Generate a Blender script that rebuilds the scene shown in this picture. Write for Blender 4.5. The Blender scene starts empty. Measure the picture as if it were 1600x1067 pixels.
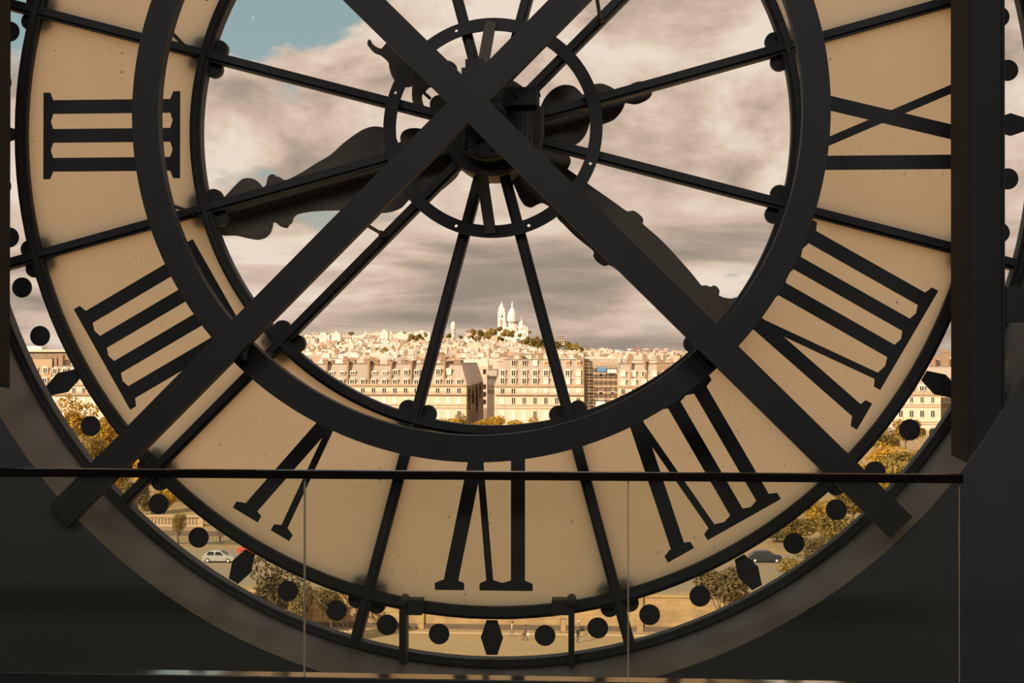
import bpy, math, random
from mathutils import Vector, Matrix
from mathutils.geometry import tessellate_polygon
random.seed(7)
S = bpy.context.scene
COL = S.collection
PI = math.pi

# ------------------------------------------------------------------ camera, sky, sun, fill lights, exposure
EYE = Vector((0, 0, 1.62)); FPX = 2250.0
YAW, PIT, ROL = 0.0691, 0.005623, 0.000704
FW = Vector((-math.sin(YAW)*math.cos(PIT), math.cos(YAW)*math.cos(PIT), math.sin(PIT)))
R0 = Vector((math.cos(YAW), math.sin(YAW), 0)); U0 = R0.cross(FW)
RT = R0*math.cos(ROL) + U0*math.sin(ROL); UP = U0*math.cos(ROL) - R0*math.sin(ROL)
cd = bpy.data.cameras.new('camera'); cam = bpy.data.objects.new('camera', cd); COL.objects.link(cam)
cam.matrix_world = Matrix(((RT.x, UP.x, -FW.x, EYE.x), (RT.y, UP.y, -FW.y, EYE.y), (RT.z, UP.z, -FW.z, EYE.z), (0, 0, 0, 1)))
cd.sensor_width = 36; cd.lens = FPX/1600*36; cd.clip_start = 0.1; cd.clip_end = 9000
S.camera = cam
S.view_settings.view_transform = 'Standard'; S.view_settings.look = 'None'
S.view_settings.gamma = 1; S.view_settings.exposure = 0; S.view_settings.use_curve_mapping = False

def lin(r, g, b):
    f = lambda c: c/255/12.92 if c/255 <= 0.04045 else ((c/255+0.055)/1.055)**2.4
    return (f(r), f(g), f(b), 1)

class NT:
    """tiny node-tree helper"""
    def __init__(s, t): s.t = t; t.nodes.clear()
    def n(s, kind, ins=None, **kw):
        nd = s.t.nodes.new(kind)
        for k, v in kw.items(): setattr(nd, k, v)
        for k, v in (ins or {}).items():
            sock = nd.inputs[k]
            if isinstance(v, bpy.types.NodeSocket): s.t.links.new(v, sock)
            else: sock.default_value = v
        return nd
    def math(s, op, a, b=0.0, c=None):
        d = {0: a, 1: b}
        if c is not None: d[2] = c
        return s.n('ShaderNodeMath', d, operation=op).outputs[0]
    def mix(s, f, a, b):
        nd = s.t.nodes.new('ShaderNodeMix'); nd.data_type = 'RGBA'
        for k, v in ((0, f), (6, a), (7, b)):
            if isinstance(v, bpy.types.NodeSocket): s.t.links.new(v, nd.inputs[k])
            else: nd.inputs[k].default_value = v
        return nd.outputs[2]
    def ramp(s, f, stops, mode='LINEAR'):
        nd = s.t.nodes.new('ShaderNodeValToRGB'); cr = nd.color_ramp; cr.interpolation = mode
        while len(cr.elements) < len(stops): cr.elements.new(0.5)
        for e, (p, c) in zip(cr.elements, stops): e.position = p; e.color = c if len(c) == 4 else (*c, 1)
        s.t.links.new(f, nd.inputs[0]); return nd.outputs[0]
    def sstep(s, v, a, b):
        nd = s.n('ShaderNodeMapRange', {0: v, 1: a, 2: b, 3: 0.0, 4: 1.0}, interpolation_type='SMOOTHSTEP')
        return nd.outputs[0]
    def noise(s, vec, scale, detail=4, rough=0.5, dist=0.0):
        return s.n('ShaderNodeTexNoise', {'Vector': vec, 'Scale': scale, 'Detail': detail, 'Roughness': rough, 'Distortion': dist}).outputs[0]

# sky: broken cloud deck over pale blue, flattening towards the horizon
W = bpy.data.worlds.new('sky'); S.world = W; W.use_nodes = True
w = NT(W.node_tree)
tc = w.n('ShaderNodeTexCoord').outputs['Generated']
sep = w.n('ShaderNodeSeparateXYZ', {0: tc})
dx, dy, dz = sep.outputs
el = w.math('MAXIMUM', dz, 0.0)
cp = w.n('ShaderNodeMapping', {'Vector': tc, 'Location': (1.30, 0.2, 0.62), 'Scale': (1.0, 1.0, 1.9)}).outputs[0]
nbig = w.noise(cp, 5.2, 7, 0.55, 0.3)
nmid = w.noise(w.n('ShaderNodeMapping', {'Vector': cp, 'Location': (4, 2, 7)}).outputs[0], 9.0, 8, 0.58, 0.25)
band = w.noise(w.n('ShaderNodeMapping', {'Vector': tc, 'Location': (2.2, 0, 0), 'Scale': (1.0, 1.0, 6.5)}).outputs[0], 6.5, 7, 0.52, 0.3)
# fewer clouds high up and to the north-west
thin = w.math('MULTIPLY', w.sstep(el, 0.165, 0.26), w.sstep(dx, -0.07, -0.24))
cov = w.math('SUBTRACT', nbig, w.math('MULTIPLY', thin, 0.42))
cloud = w.sstep(cov, 0.325, 0.395)
low = w.sstep(el, 0.125, 0.055)
tex = w.math('ADD', w.math('MULTIPLY', nmid, w.math('SUBTRACT', 1.0, low)), w.math('MULTIPLY', band, low))
tone = w.math('ADD', w.math('MULTIPLY', tex, 0.74), w.math('MULTIPLY', nbig, 0.26))
tone = w.math('SUBTRACT', tone, w.math('MULTIPLY', w.sstep(el, 0.09, 0.0), 0.045))
tone = w.math('ADD', w.math('MULTIPLY', w.math('SUBTRACT', tone, 0.47), 1.45), 0.475)
# thin edges of a cloud catch the light
tone = w.math('ADD', tone, w.math('MULTIPLY', w.sstep(cov, 0.50, 0.40), 0.06))
shade = w.ramp(tone, [(0.33, lin(158, 146, 134)), (0.43, lin(183, 164, 149)), (0.50, lin(207, 184, 166)), (0.57, lin(226, 204, 185)), (0.66, lin(241, 226, 210))])
blue = w.ramp(el, [(0.0, lin(186, 182, 170)), (0.20, lin(152, 176, 180)), (0.6, lin(118, 154, 170))])
skyc = w.mix(cloud, blue, shade)
bg = w.n('ShaderNodeBackground', {'Color': skyc, 'Strength': 1.0})
w.n('ShaderNodeOutputWorld', {0: bg.outputs[0]})

sl = bpy.data.lights.new('sun', 'SUN'); sun = bpy.data.objects.new('sun', sl); COL.objects.link(sun)
sl.energy = 6.0; sl.color = (1.0, 0.86, 0.68); sl.angle = 0.009
sun.rotation_euler = Vector((0.62, 0.70, -0.42)).to_track_quat('-Z', 'Y').to_euler()
# unseen fill lights added under the ceiling to lift the dark interior
for i, x in enumerate((-3.4, 2.6)):
    al = bpy.data.lights.new('hall_fill_light', 'AREA'); ao = bpy.data.objects.new('hall_fill_light', al); COL.objects.link(ao)
    al.shape = 'RECTANGLE'; al.size = 5.0; al.size_y = 1.0; al.energy = 165; al.color = (1.0, 0.965, 0.92)
    ao.location = (x, -1.4, 7.1); ao.rotation_euler = (math.radians(58), 0, 0)

# ------------------------------------------------------------------ helpers
def P(px, py, Y):
    """point of the plane y = Y that the pixel of the photograph looks at"""
    d = FW + RT*((px-800)/FPX) + UP*((533.5-py)/FPX)
    return EYE + d*(Y/d.y)

MATS = {}
def mat(name, build):
    m = bpy.data.materials.new(name); m.use_nodes = True
    build(NT(m.node_tree)); MATS[name] = m; return m
def out(t, sh): t.n('ShaderNodeOutputMaterial', {0: sh})
def simple(name, col, rough=0.7, metal=0.0, vary=0.0, scale=8.0, rnd=0.0, bump=0.0):
    def b(t):
        c = col
        if vary or rnd:
            v = t.n('ShaderNodeTexCoord').outputs['Object']
            f = t.noise(v, scale, 5, 0.6)
            if rnd:
                oi = t.n('ShaderNodeObjectInfo').outputs['Random']
                f = t.math('ADD', t.math('MULTIPLY', f, vary/(vary+rnd)), t.math('MULTIPLY', oi, rnd/(vary+rnd)))
            a = vary+rnd
            c = t.mix(f, tuple(max(0, k*(1-a)) for k in col[:3])+(1,), tuple(min(1, k*(1+a)) for k in col[:3])+(1,))
        ins = {'Base Color': c, 'Roughness': rough, 'Metallic': metal}
        pb = t.n('ShaderNodeBsdfPrincipled', ins)
        if bump:
            v = t.n('ShaderNodeTexCoord').outputs['Object']
            bn = t.n('ShaderNodeBump', {'Height': t.noise(v, scale*4, 6, 0.6), 'Strength': bump, 'Distance': 0.01})
            t.t.links.new(bn.outputs[0], pb.inputs['Normal'])
        out(t, pb.outputs[0])
    return mat(name, b)

class MB:
    def __init__(s): s.v = []; s.f = []; s.m = []
    def add(s, vs, fs, m=0):
        o = len(s.v); s.v += [tuple(p) for p in vs]
        for f in fs: s.f.append([i+o for i in f]); s.m.append(m)
        return s
    def box(s, x0, x1, y0, y1, z0, z1, m=0):
        return s.add([(x0,y0,z0),(x1,y0,z0),(x1,y1,z0),(x0,y1,z0),(x0,y0,z1),(x1,y0,z1),(x1,y1,z1),(x0,y1,z1)],
                     [(0,3,2,1),(4,5,6,7),(0,1,5,4),(1,2,6,5),(2,3,7,6),(3,0,4,7)], m)
    def hexa(s, p, m=0):
        return s.add(p, [(0,3,2,1),(4,5,6,7),(0,1,5,4),(1,2,6,5),(2,3,7,6),(3,0,4,7)], m)
    def plate(s, loops, y0, y1, m=0, mb=None):
        """polygon in xz (outer loop then holes), extruded from y0 (front) to y1"""
        if mb is None: mb = m
        flat = [p for l in loops for p in l]; n = len(flat)
        tris = tessellate_polygon([[Vector((p[0], p[1], 0)) for p in l] for l in loops])
        vs = [(p[0], y0, p[1]) for p in flat] + [(p[0], y1, p[1]) for p in flat]
        def orient(t):
            a, b, c = (flat[i] for i in t)
            return t if (b[0]-a[0])*(c[1]-a[1])-(b[1]-a[1])*(c[0]-a[0]) > 0 else t[::-1]
        tris = [tuple(orient(t)) for t in tris]
        base = len(s.v)
        s.add(vs, tris, m)
        for t in tris: s.f.append([base+n+i for i in t[::-1]]); s.m.append(mb)
        o = base
        for l in loops:
            k = len(l)
            for i in range(k):
                j = (i+1) % k
                s.f.append([o+i, o+j, o+n+j, o+n+i]); s.m.append(mb)
            o += k
        return s
    def tube(s, p0, p1, r0, r1=None, n=8, m=0):
        p0, p1 = Vector(p0), Vector(p1); r1 = r0 if r1 is None else r1
        d = (p1-p0).normalized(); a = d.orthogonal().normalized(); b = d.cross(a)
        vs = []
        for p, r in ((p0, r0), (p1, r1)):
            vs += [p + (a*math.cos(2*PI*i/n) + b*math.sin(2*PI*i/n))*r for i in range(n)]
        fs = [(i, (i+1) % n, n+(i+1) % n, n+i) for i in range(n)] + [tuple(range(n))[::-1], tuple(range(n, 2*n))]
        return s.add(vs, fs, m)
    def bar(s, p0, p1, w, d, m=0, up=(0, 1, 0)):
        """rectangular bar from p0 to p1; w across, d along 'up'"""
        p0, p1 = Vector(p0), Vector(p1); t = (p1-p0).normalized(); u = Vector(up)
        u = (u - t*u.dot(t)).normalized(); c = t.cross(u)
        q = []
        for p in (p0, p1):
            q += [p-c*w/2-u*d/2, p+c*w/2-u*d/2, p+c*w/2+u*d/2, p-c*w/2+u*d/2]
        return s.hexa(q, m)
    def lathe(s, prof, c, n=24, axis='z', m=0, a0=0, a1=2*PI):
        full = abs(a1-a0-2*PI) < 1e-6; k = n if full else n+1
        vs = []
        for r, h in prof:
            for i in range(k):
                a = a0+(a1-a0)*i/n; x, y = r*math.cos(a), r*math.sin(a)
                vs.append((c[0]+x, c[1]+y, c[2]+h) if axis == 'z' else (c[0]+x, c[1]+h, c[2]+y))
        fs = []
        for j in range(len(prof)-1):
            for i in range(n):
                i2 = (i+1) % k
                fs.append((j*k+i, j*k+i2, (j+1)*k+i2, (j+1)*k+i))
        return s.add(vs, fs, m)
    def mesh(s, name, mats, smooth=False):
        me = bpy.data.meshes.new(name); me.from_pydata(s.v, [], s.f)
        for m in (mats if isinstance(mats, (list, tuple)) else [mats]): me.materials.append(m)
        me.polygons.foreach_set('material_index', s.m)
        if smooth: me.polygons.foreach_set('use_smooth', [True]*len(me.polygons))
        me.update(); return me
    def build(s, name, mats, parent=None, smooth=False, loc=None):
        return link(name, s.mesh(name, mats, smooth), parent, loc)
def fixn(me):
    import bmesh
    b = bmesh.new(); b.from_mesh(me); bmesh.ops.recalc_face_normals(b, faces=b.faces); b.to_mesh(me); b.free(); return me
def link(name, data, parent=None, loc=None):
    o = bpy.data.objects.new(name, data); COL.objects.link(o)
    if parent: o.parent = parent
    if loc: o.location = loc
    return o
def tag(o, label=None, cat=None, group=None, kind=None):
    if label: o['label'] = label
    if cat: o['category'] = cat
    if group: o['group'] = group
    if kind: o['kind'] = kind
    return o
def empty(name, loc, label, cat, group=None):
    o = link(name, None, None, loc); return tag(o, label, cat, group)
def copy_tree(o, parent=None):
    c = o.copy(); COL.objects.link(c); c.parent = parent
    for ch in list(o.children): copy_tree(ch, c)
    return c
def ring_pts(r, n, c=(0, 0), a0=0, a1=2*PI, close=True):
    k = n if close else n+1
    return [(c[0]+r*math.cos(a0+(a1-a0)*i/n), c[1]+r*math.sin(a0+(a1-a0)*i/n)) for i in range(k)]

# ------------------------------------------------------------------ materials
IRON = simple('black_iron', (0.030, 0.029, 0.026, 1), 0.62, 0, 0.25, 6)
IRONW = simple('worn_iron', (0.060, 0.050, 0.042, 1), 0.7, 0, 0.35, 9, bump=0.3)
HANDM = simple('hand_sheet_metal', (0.15, 0.128, 0.108, 1), 0.75, 0, 0.4, 30)
PAINT = simple('black_paint', (0.026, 0.026, 0.024, 1), 0.6)
WALLM = simple('dark_wall_plaster', (0.082, 0.081, 0.077, 1), 0.9, 0, 0.08, 3)
ROOMM = simple('hall_plaster', (0.16, 0.155, 0.145, 1), 0.9)
REVEAL = simple('reveal_plaster', (0.215, 0.185, 0.155, 1), 0.55, 0, 0.25, 1.6, bump=0.1)
FLOORM = simple('dark_floor', (0.05, 0.045, 0.04, 1), 0.4, 0, 0.2, 3)
STEEL = simple('rail_steel', (0.17, 0.145, 0.125, 1), 0.22, 1.0)
POSTM = simple('post_paint', (0.036, 0.035, 0.032, 1), 0.85)
STRAPM = simple('bare_strap', (0.16, 0.14, 0.12, 1), 0.6)
def _opal(t):
    v = t.n('ShaderNodeTexCoord').outputs['Object']
    st = t.noise(v, 1.3, 4, 0.6)
    base = t.mix(st, (0.77, 0.615, 0.435, 1), (0.85, 0.70, 0.50, 1))
    sp = t.n('ShaderNodeTexVoronoi', {'Vector': v, 'Scale': 7.5, 'Randomness': 1.0})
    sz = t.math('MULTIPLY', t.n('ShaderNodeSeparateColor', {0: sp.outputs['Color']}).outputs[0], 0.10)
    dot = t.sstep(sp.outputs['Distance'], t.math('ADD', sz, 0.0), t.math('MULTIPLY', sz, 0.45))
    sp2 = t.noise(t.n('ShaderNodeMapping', {'Vector': v, 'Scale': (1, 1, 0.55)}).outputs[0], 34, 3, 0.6)
    patch = t.sstep(t.noise(v, 2.3, 3, 0.6), 0.50, 0.68)
    fl = t.math('MULTIPLY', t.sstep(sp2, 0.61, 0.72), patch)
    d = t.math('MULTIPLY', t.math('MAXIMUM', t.math('MULTIPLY', dot, 0.75), fl), 0.7)
    c = t.mix(d, base, (0.09, 0.06, 0.04, 1))
    tr = t.n('ShaderNodeBsdfTranslucent', {'Color': c})
    df = t.n('ShaderNodeBsdfDiffuse', {'Color': c})
    gl = t.n('ShaderNodeBsdfGlossy', {'Color': (1, 1, 1, 1), 'Roughness': 0.3})
    a = t.n('ShaderNodeMixShader', {0: 0.10, 1: tr.outputs[0], 2: df.outputs[0]})
    b = t.n('ShaderNodeMixShader', {0: 0.015, 1: a.outputs[0], 2: gl.outputs[0]})
    out(t, b.outputs[0])
OPAL = mat('opal_glass', _opal)
def glass(name, col, gloss, haze, dirt=0.0):
    def b(t):
        v = t.n('ShaderNodeTexCoord').outputs['Object']
        tr = t.n('ShaderNodeBsdfTransparent', {'Color': col})
        sh = tr.outputs[0]
        if dirt:
            sp = t.n('ShaderNodeTexVoronoi', {'Vector': t.n('ShaderNodeMapping', {'Vector': v, 'Scale': (1, 1, 0.45)}).outputs[0], 'Scale': 11.0})
            sz = t.math('MULTIPLY', t.n('ShaderNodeSeparateColor', {0: sp.outputs['Color']}).outputs[0], 0.05)
            dot = t.math('MULTIPLY', t.sstep(sp.outputs['Distance'], sz, t.math('MULTIPLY', sz, 0.5)), t.sstep(t.noise(v, 1.9, 3, 0.6), 0.47, 0.62))
            fac = t.math('ADD', t.math('MULTIPLY', dot, dirt), haze)
        else: fac = haze
        df = t.n('ShaderNodeBsdfDiffuse', {'Color': (0.25, 0.22, 0.19, 1)})
        sh = t.n('ShaderNodeMixShader', {0: fac, 1: sh, 2: df.outputs[0]}).outputs[0]
        if gloss:
            g = t.n('ShaderNodeBsdfGlossy', {'Roughness': 0.02})
            sh = t.n('ShaderNodeMixShader', {0: gloss, 1: sh, 2: g.outputs[0]}).outputs[0]
        out(t, sh)
    return mat(name, b)
PANE = glass('window_glass', (0.985, 0.98, 0.97, 1), 0.035, 0.008, 0.7)
EDGEG = glass('glass_body', (0.99, 0.985, 0.975, 1), 0.0, 0.0)
RAILG = glass('railing_glass', (0.935, 0.945, 0.91, 1), 0.006, 0.03)
GEDGE = simple('glass_edge', (0.55, 0.45, 0.33, 1), 0.3)
THREAD = simple('pale_thread', (0.9, 0.8, 0.65, 1), 0.5)

# ------------------------------------------------------------------ hall shell
D = 9.11; CX, CZ = -0.7565, 3.0161; KM = 1/245.6      # clock plane, clock centre, metres per photo pixel on the dial
WF, WB = 8.28, 9.16                                     # inner and outer face of the clock wall
OC = P(760.8, 175.6, WF); OR = 919*WF/FPX
mb = MB(); rect = [(-7.2, -0.7), (6.2, -0.7), (6.2, 7.6), (-7.2, 7.6)]
hole = ring_pts(OR+0.002, 128, (OC.x, OC.z))
mb.plate([rect, hole[::-1]], WF, WF+0.004)
hole2 = ring_pts(3.43, 128, (CX, CZ))
mb.plate([rect, hole2[::-1]], WB-0.06, WB)
tag(mb.build('wall_front', WALLM), kind='structure')
mb = MB(); n = 128
rows = [(OC.x, OC.z, OR, WF+0.002), (CX, CZ, 3.405, WB), (CX, CZ, 3.46, WB), (OC.x, OC.z, OR+0.055, WF+0.002)]
vs = []
for cx, cz, r, y in rows: vs += [(cx+r*math.cos(2*PI*i/n), y, cz+r*math.sin(2*PI*i/n)) for i in range(n)]
fs = []
for j in range(4):
    k = (j+1) % 4
    fs += [(j*n+i, j*n+(i+1) % n, k*n+(i+1) % n, k*n+i) for i in range(n)]
mb.add(vs, fs)
tag(mb.build('trim_1', REVEAL, smooth=False), 'round grey-brown plaster lining of the deep clock opening', kind='structure')
tag(MB().box(-7.3, -7.2, -8, WB, -0.7, 7.6).build('wall_left', ROOMM), kind='structure')
tag(MB().box(6.2, 6.3, -8, WB, -0.7, 7.6).build('wall_right', ROOMM), kind='structure')
tag(MB().box(-7.3, 6.3, -8.1, -8, -0.7, 7.6).build('wall_back', ROOMM), kind='structure')
tag(MB().box(-7.3, 6.3, -8.1, WB, 7.6, 7.7).build('ceiling', ROOMM), kind='structure')
mb = MB(); mb.box(-7.2, 6.2, -8, 7.22, -0.16, -0.06); mb.box(-7.2, 6.2, 7.22, WB, -0.8, -0.7); mb.box(-7.2, 6.2, 7.18, 7.22, -0.7, -0.16)
tag(mb.build('floor', FLOORM), kind='structure')

# a small four-petalled lamp hanging in the hall behind the viewer; the clock glass mirrors it
def _lamp(t): out(t, t.n('ShaderNodeEmission', {'Color': (1, 0.9, 0.8, 1), 'Strength': 26.0}).outputs[0])
LAMPE = mat('lit_lamp_petal', _lamp)
for i, (sx, sy, ly, lab) in enumerate(((392, 23, -5.0, 'upper left'),)):
    q = P(sx, sy, 2*D-ly); lp = empty('hall_spot_lamp', (q.x, ly, q.z), 'small four-petalled hanging lamp mirrored as the %s white spark in the clock glass' % lab, 'lamp')
    mb = MB()
    for a in range(4):
        ca, sa = math.cos(a*PI/2), math.sin(a*PI/2)
        pts = [(x*ca-y*sa, x*sa+y*ca) for x, y in ((0.004, 0.004), (0.034, 0.050), (0.060, 0.060), (0.050, 0.034))]
        mb.plate([pts], 0.0, 0.004)
    me = fixn(mb.mesh('petals', LAMPE)); o = link('petals', me, lp); o.location = (0, 0.012, 0)
    MB().lathe([(0, -0.06), (0.07, -0.06), (0.085, 0.0), (0, 0.008)], (0, 0, 0), 16, 'y').build('housing', IRON, lp)
    MB().tube((0, -0.03, 0.05), (0, -0.03, 7.6-q.z), 0.008, n=6).build('hanging_rod', IRON, lp)

# ------------------------------------------------------------------ the clock
clock = empty('tower_clock', (CX, D, CZ), 'giant round see-through clock face with black Roman numerals, seen from behind', 'clock')
def er(h):   # outward and later-hour directions (xz) on the dial seen from inside; h in hours
    a = PI - (h-3)*PI/6
    return Vector((math.cos(a), -math.sin(a))), Vector((math.sin(a), math.cos(a)))
def dial(h, r, t):
    e, f = er(h); q = e*(r*KM) + f*(t*KM); return (q.x, q.y)
# rings (local coordinates about the clock centre)
def flat_ring(name, ro, ri, y0, y1, m=IRON, ridge=True):
    prof = [(ri, y0), (ro, y0), (ro, y1), (ri, y1), (ri, y0)]
    if ridge:
        a, b = ri+(ro-ri)*0.3, ri+(ro-ri)*0.7
        prof = [(ri, y0), (a, y0), (a, y0-0.03), (b, y0-0.03), (b, y0), (ro, y0), (ro, y1), (ri, y1), (ri, y0)]
    mb = MB().lathe(prof, (0, 0, 0), 144, 'y')
    me = fixn(mb.mesh(name, m)); return link(name, me, clock)
flat_ring('inner_ring', 478*KM, 461*KM, -0.045, 0.05)
flat_ring('numeral_ring', 761*KM, 742*KM, -0.045, 0.05)
flat_ring('outer_rim', 838*KM, 823*KM, -0.05, 0.05, ridge=True)
# spokes on the half hours, with their lobed bosses (on the outer side, behind the opal glass)
mb = MB(); w2 = 0.034
def spoke_mesh():
    mb = MB()
    mb.box(-w2, w2, -0.04, 0.05, 0.30, 836*KM)
    mb.box(-w2*0.45, w2*0.45, -0.065, -0.04, 0.34, 822*KM)
    return mb.mesh('spoke', IRON)
def boss_mesh():
    mb = MB()
    for sx in (-1, 1):
        for sz in (-1, 1):
            mb.lathe([(0.0, 0.022), (0.054, 0.022), (0.058, 0.03), (0.058, 0.075), (0.0, 0.085)], (sx*0.066, 0, sz*0.058), 24, 'y')
    mb.lathe([(0.0, 0.02), (0.075, 0.02), (0.078, 0.08), (0.0, 0.085)], (0, 0, 0), 24, 'y')
    return fixn(mb.mesh('boss', IRON))
sm, bm_ = spoke_mesh(), boss_mesh()
for k in range(12):
    h = k+0.5; e, f = er(h); ang = math.atan2(e.y, e.x)
    o = link('spoke', sm, clock); o.rotation_euler = (0, PI/2-ang, 0)
    for r in (470, 752):
        b = link('boss', bm_, clock, (e.x*r*KM, 0, e.y*r*KM)); b.rotation_euler = (0, PI/2-ang, 0)
# panes
def sector(h0, r0, r1, n=16, gap=0.0):
    a0, a1 = PI-(h0-3)*PI/6, PI-(h0+1-3)*PI/6
    pts = [(r1*math.cos(a0+(a1-a0)*i/n), -r1*math.sin(a0+(a1-a0)*i/n)) for i in range(n+1)]
    pts += [(r0*math.cos(a1+(a0-a1)*i/n), -r0*math.sin(a1+(a0-a1)*i/n)) for i in range(n+1)]
    return pts
def signed(p): return sum(p[i][0]*p[(i+1) % len(p)][1]-p[(i+1) % len(p)][0]*p[i][1] for i in range(len(p)))
def ccw(p): return p if signed(p) > 0 else p[::-1]
for k in range(12):
    h0 = k+0.5
    o = MB().plate([ccw(sector(h0, 470*KM, 751*KM))], 0.0, 0.012, 0, 1).build('opal_pane', [OPAL, EDGEG], clock)
    MB().plate([ccw(sector(h0, 60*KM, 470*KM))], 0.0, 0.01, 0, 1).build('clear_pane', [PANE, EDGEG], clock)
    MB().plate([ccw(sector(h0, 751*KM, 832*KM))], 0.0, 0.01, 0, 1).build('rim_pane', [PANE, EDGEG], clock)
# numerals: strokes in (radius, across) photo-pixel units, read from the centre outwards
RI, RO = 496, 718
def numeral(h, txt, shift=0):
    els = []; x = 0; prev = None                          # outer-end positions
    for c in txt:
        if prev: x += 46 if (prev, c) == ('I', 'I') else 43
        if c == 'I': els.append(('I', x))
        if c == 'V': els.append(('V', x, x+64)); x += 64
        if c == 'X': els.append(('X', x, x+73)); x += 73
        prev = c
    off = -x/2+shift; mb = MB(); quads = []
    def stroke(a_in, a_out, w, ri=RI+3, ro=RO-4):
        quads.append([(ri, a_in-w/2), (ro, a_out-w/2), (ro, a_out+w/2), (ri, a_in+w/2)])
    feet = []; heads = []                                # serif spans (joined where they meet)
    for e in els:
        if e[0] == 'I':
            a = e[1]+off; stroke(a, a, 22); feet.append((a-23, a+23, a, 22)); heads.append((a-23, a+23, a, 22))
        elif e[0] == 'V':
            a, b = e[1]+off, e[2]+off; ap = a+41
            stroke(ap+3, a, 23); stroke(ap+5, b, 11); feet.append((a-23, a+23, a, 22)); feet.append((b-17, b+17, b, 11))
        else:
            a, b = e[1]+off, e[2]+off
            stroke(b-19, a, 23); stroke(a-18, b, 14); feet.append((a-22, a+22, a, 22)); feet.append((b-17, b+17, b, 12))
            heads.append((a-18-17, a-18+17, a-18, 12)); heads.append((b-19-22, b-19+22, b-19, 22))
    for spans, r0, sg in ((feet, RO, -1), (heads, RI, 1)):
        spans.sort(); i = 0
        while i < len(spans):
            a, b = spans[i][0], spans[i][1]; j = i
            while j+1 < len(spans) and spans[j+1][0] < b+6: j += 1; b = max(b, spans[j][1])
            pts = [(r0, a), (r0, b), (r0+sg*11, b)]
            inn = []
            for q in range(i, j+1):
                c, ww = spans[q][2], spans[q][3]; inn += [(r0+sg*16, c-ww/2), (r0+sg*16, c+ww/2)]
                if q < j: inn.append((r0+sg*12, (c+ww/2+spans[q+1][2]-spans[q+1][3]/2)/2))
            quads.append(pts+inn[::-1]+[(r0+sg*11, a)])
            i = j+1
    for i, q in enumerate(quads):
        mb.plate([ccw([dial(h, r, t) for r, t in q])], -0.004-0.0003*i, -0.001)
    tag(mb.build('numeral', PAINT, clock), 'black painted Roman numeral '+txt)
for h, tx, sh in ((1,'I',0),(2,'II',0),(3,'III',3),(4,'IIII',0),(5,'V',-4),(6,'VI',-13),(7,'VII',0),(8,'VIII',0),(9,'IX',2),(10,'X',0),(11,'XI',0),(12,'XII',0)):
    numeral(h, tx, sh)
dotm = fixn(MB().lathe([(0, -0.006), (0.066, -0.006), (0.066, -0.001), (0, -0.001)], (0, 0, 0), 32, 'y').mesh('minute_dot', PAINT))
HR = 791
for m in range(60):
    h = m/5; e, f = er(h)
    if m % 5:
        link('minute_dot', dotm, clock, (e.x*HR*KM, 0, e.y*HR*KM))
    else:
        q = [(-27, -8.5), (0, -17.5), (27, -8.5), (27, 8.5), (0, 17.5), (-27, 8.5)]
        MB().plate([ccw([dial(h, HR+r, t) for r, t in q])], -0.006, -0.001).build('hour_marker', PAINT, clock)
# hub ring with bolt holes, drum, straps
HY = 9.0-D
hc = P(769.5, 200, 9.0); hx, hz = hc.x-CX, hc.z-CZ
holes = []
for h in (5.5, 6.5, 11.5, 12.5, 2.5, 3.5, 8.5, 9.5):
    e, f = er(h); s = -1 if h in (5.5, 11.5, 2.5, 8.5) else 1
    q = e*0.652 + f*(s*0.062*(1)); holes.append(ring_pts(0.0105, 10, (hx+q.x, hz+q.y))[::-1])
MB().plate([ring_pts(0.690, 120, (hx, hz)), ring_pts(0.612, 120, (hx, hz))[::-1]]+holes, HY-0.012, HY+0.012).build('hub_ring', IRON, clock)
drum = MB().lathe([(0, -0.46), (0.10, -0.46), (0.10, -0.36), (0.22, -0.36), (0.235, -0.34), (0.235, -0.2), (0.30, -0.19), (0.315, -0.17), (0.315, 0.24), (0.27, 0.26), (0, 0.26)], (0, 0, 0), 48, 'y')
hub = link('hub_drum', fixn(drum.mesh('hub_drum', IRON)), clock)
for k in range(8):
    a = k*PI/4+0.2
    MB().lathe([(0, -0.385), (0.014, -0.385), (0.014, -0.36), (0, -0.36)], (0.17*math.cos(a), 0, 0.17*math.sin(a)), 6, 'y').build('bolt', IRONW, hub)
for s in (1, -1):
    mb = MB().bar((hx-0.01, HY-0.02, hz+s*0.66), (hx-0.05, HY-0.22, hz+s*0.30), 0.07, 0.02, up=(0, 1, 0.3))
    mb.build('hub_strap', STRAPM, clock)
def box_px(mb, x0, x1, y0, y1, Ya, Yb, m=0):
    a, b = P(x0, y1, Ya), P(x1, y0, Ya)
    return mb.box(a.x-CX, b.x-CX, Ya-D, Yb-D, a.z-CZ, b.z-CZ, m)
mb = MB(); box_px(mb, 727, 757, 92, 106, 8.62, 8.85); box_px(mb, 721, 765, 105, 135, 8.58, 8.85)
mb.build('hub_bracket', IRON, clock)
mb = MB(); box_px(mb, 786, 839, 137, 164, 8.55, 8.86); db = mb.build('drive_box', IRON, clock)
mb = MB(); box_px(mb, 784, 841, 135.5, 138, 8.545, 8.86); mb.build('box_lid', IRONW, db)
g = P(822, 205, 8.72)
mb = MB(); gx, gy, gz = g.x-CX, 8.72-D, g.z-CZ
mb.lathe([(0, -0.15), (0.09, -0.15), (0.11, -0.02), (0.11, 0.14), (0, 0.15)], (gx, gy, gz), 20, 'z')
gh = link('gear_housing', fixn(mb.mesh('gear_housing', IRON)), clock)
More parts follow.
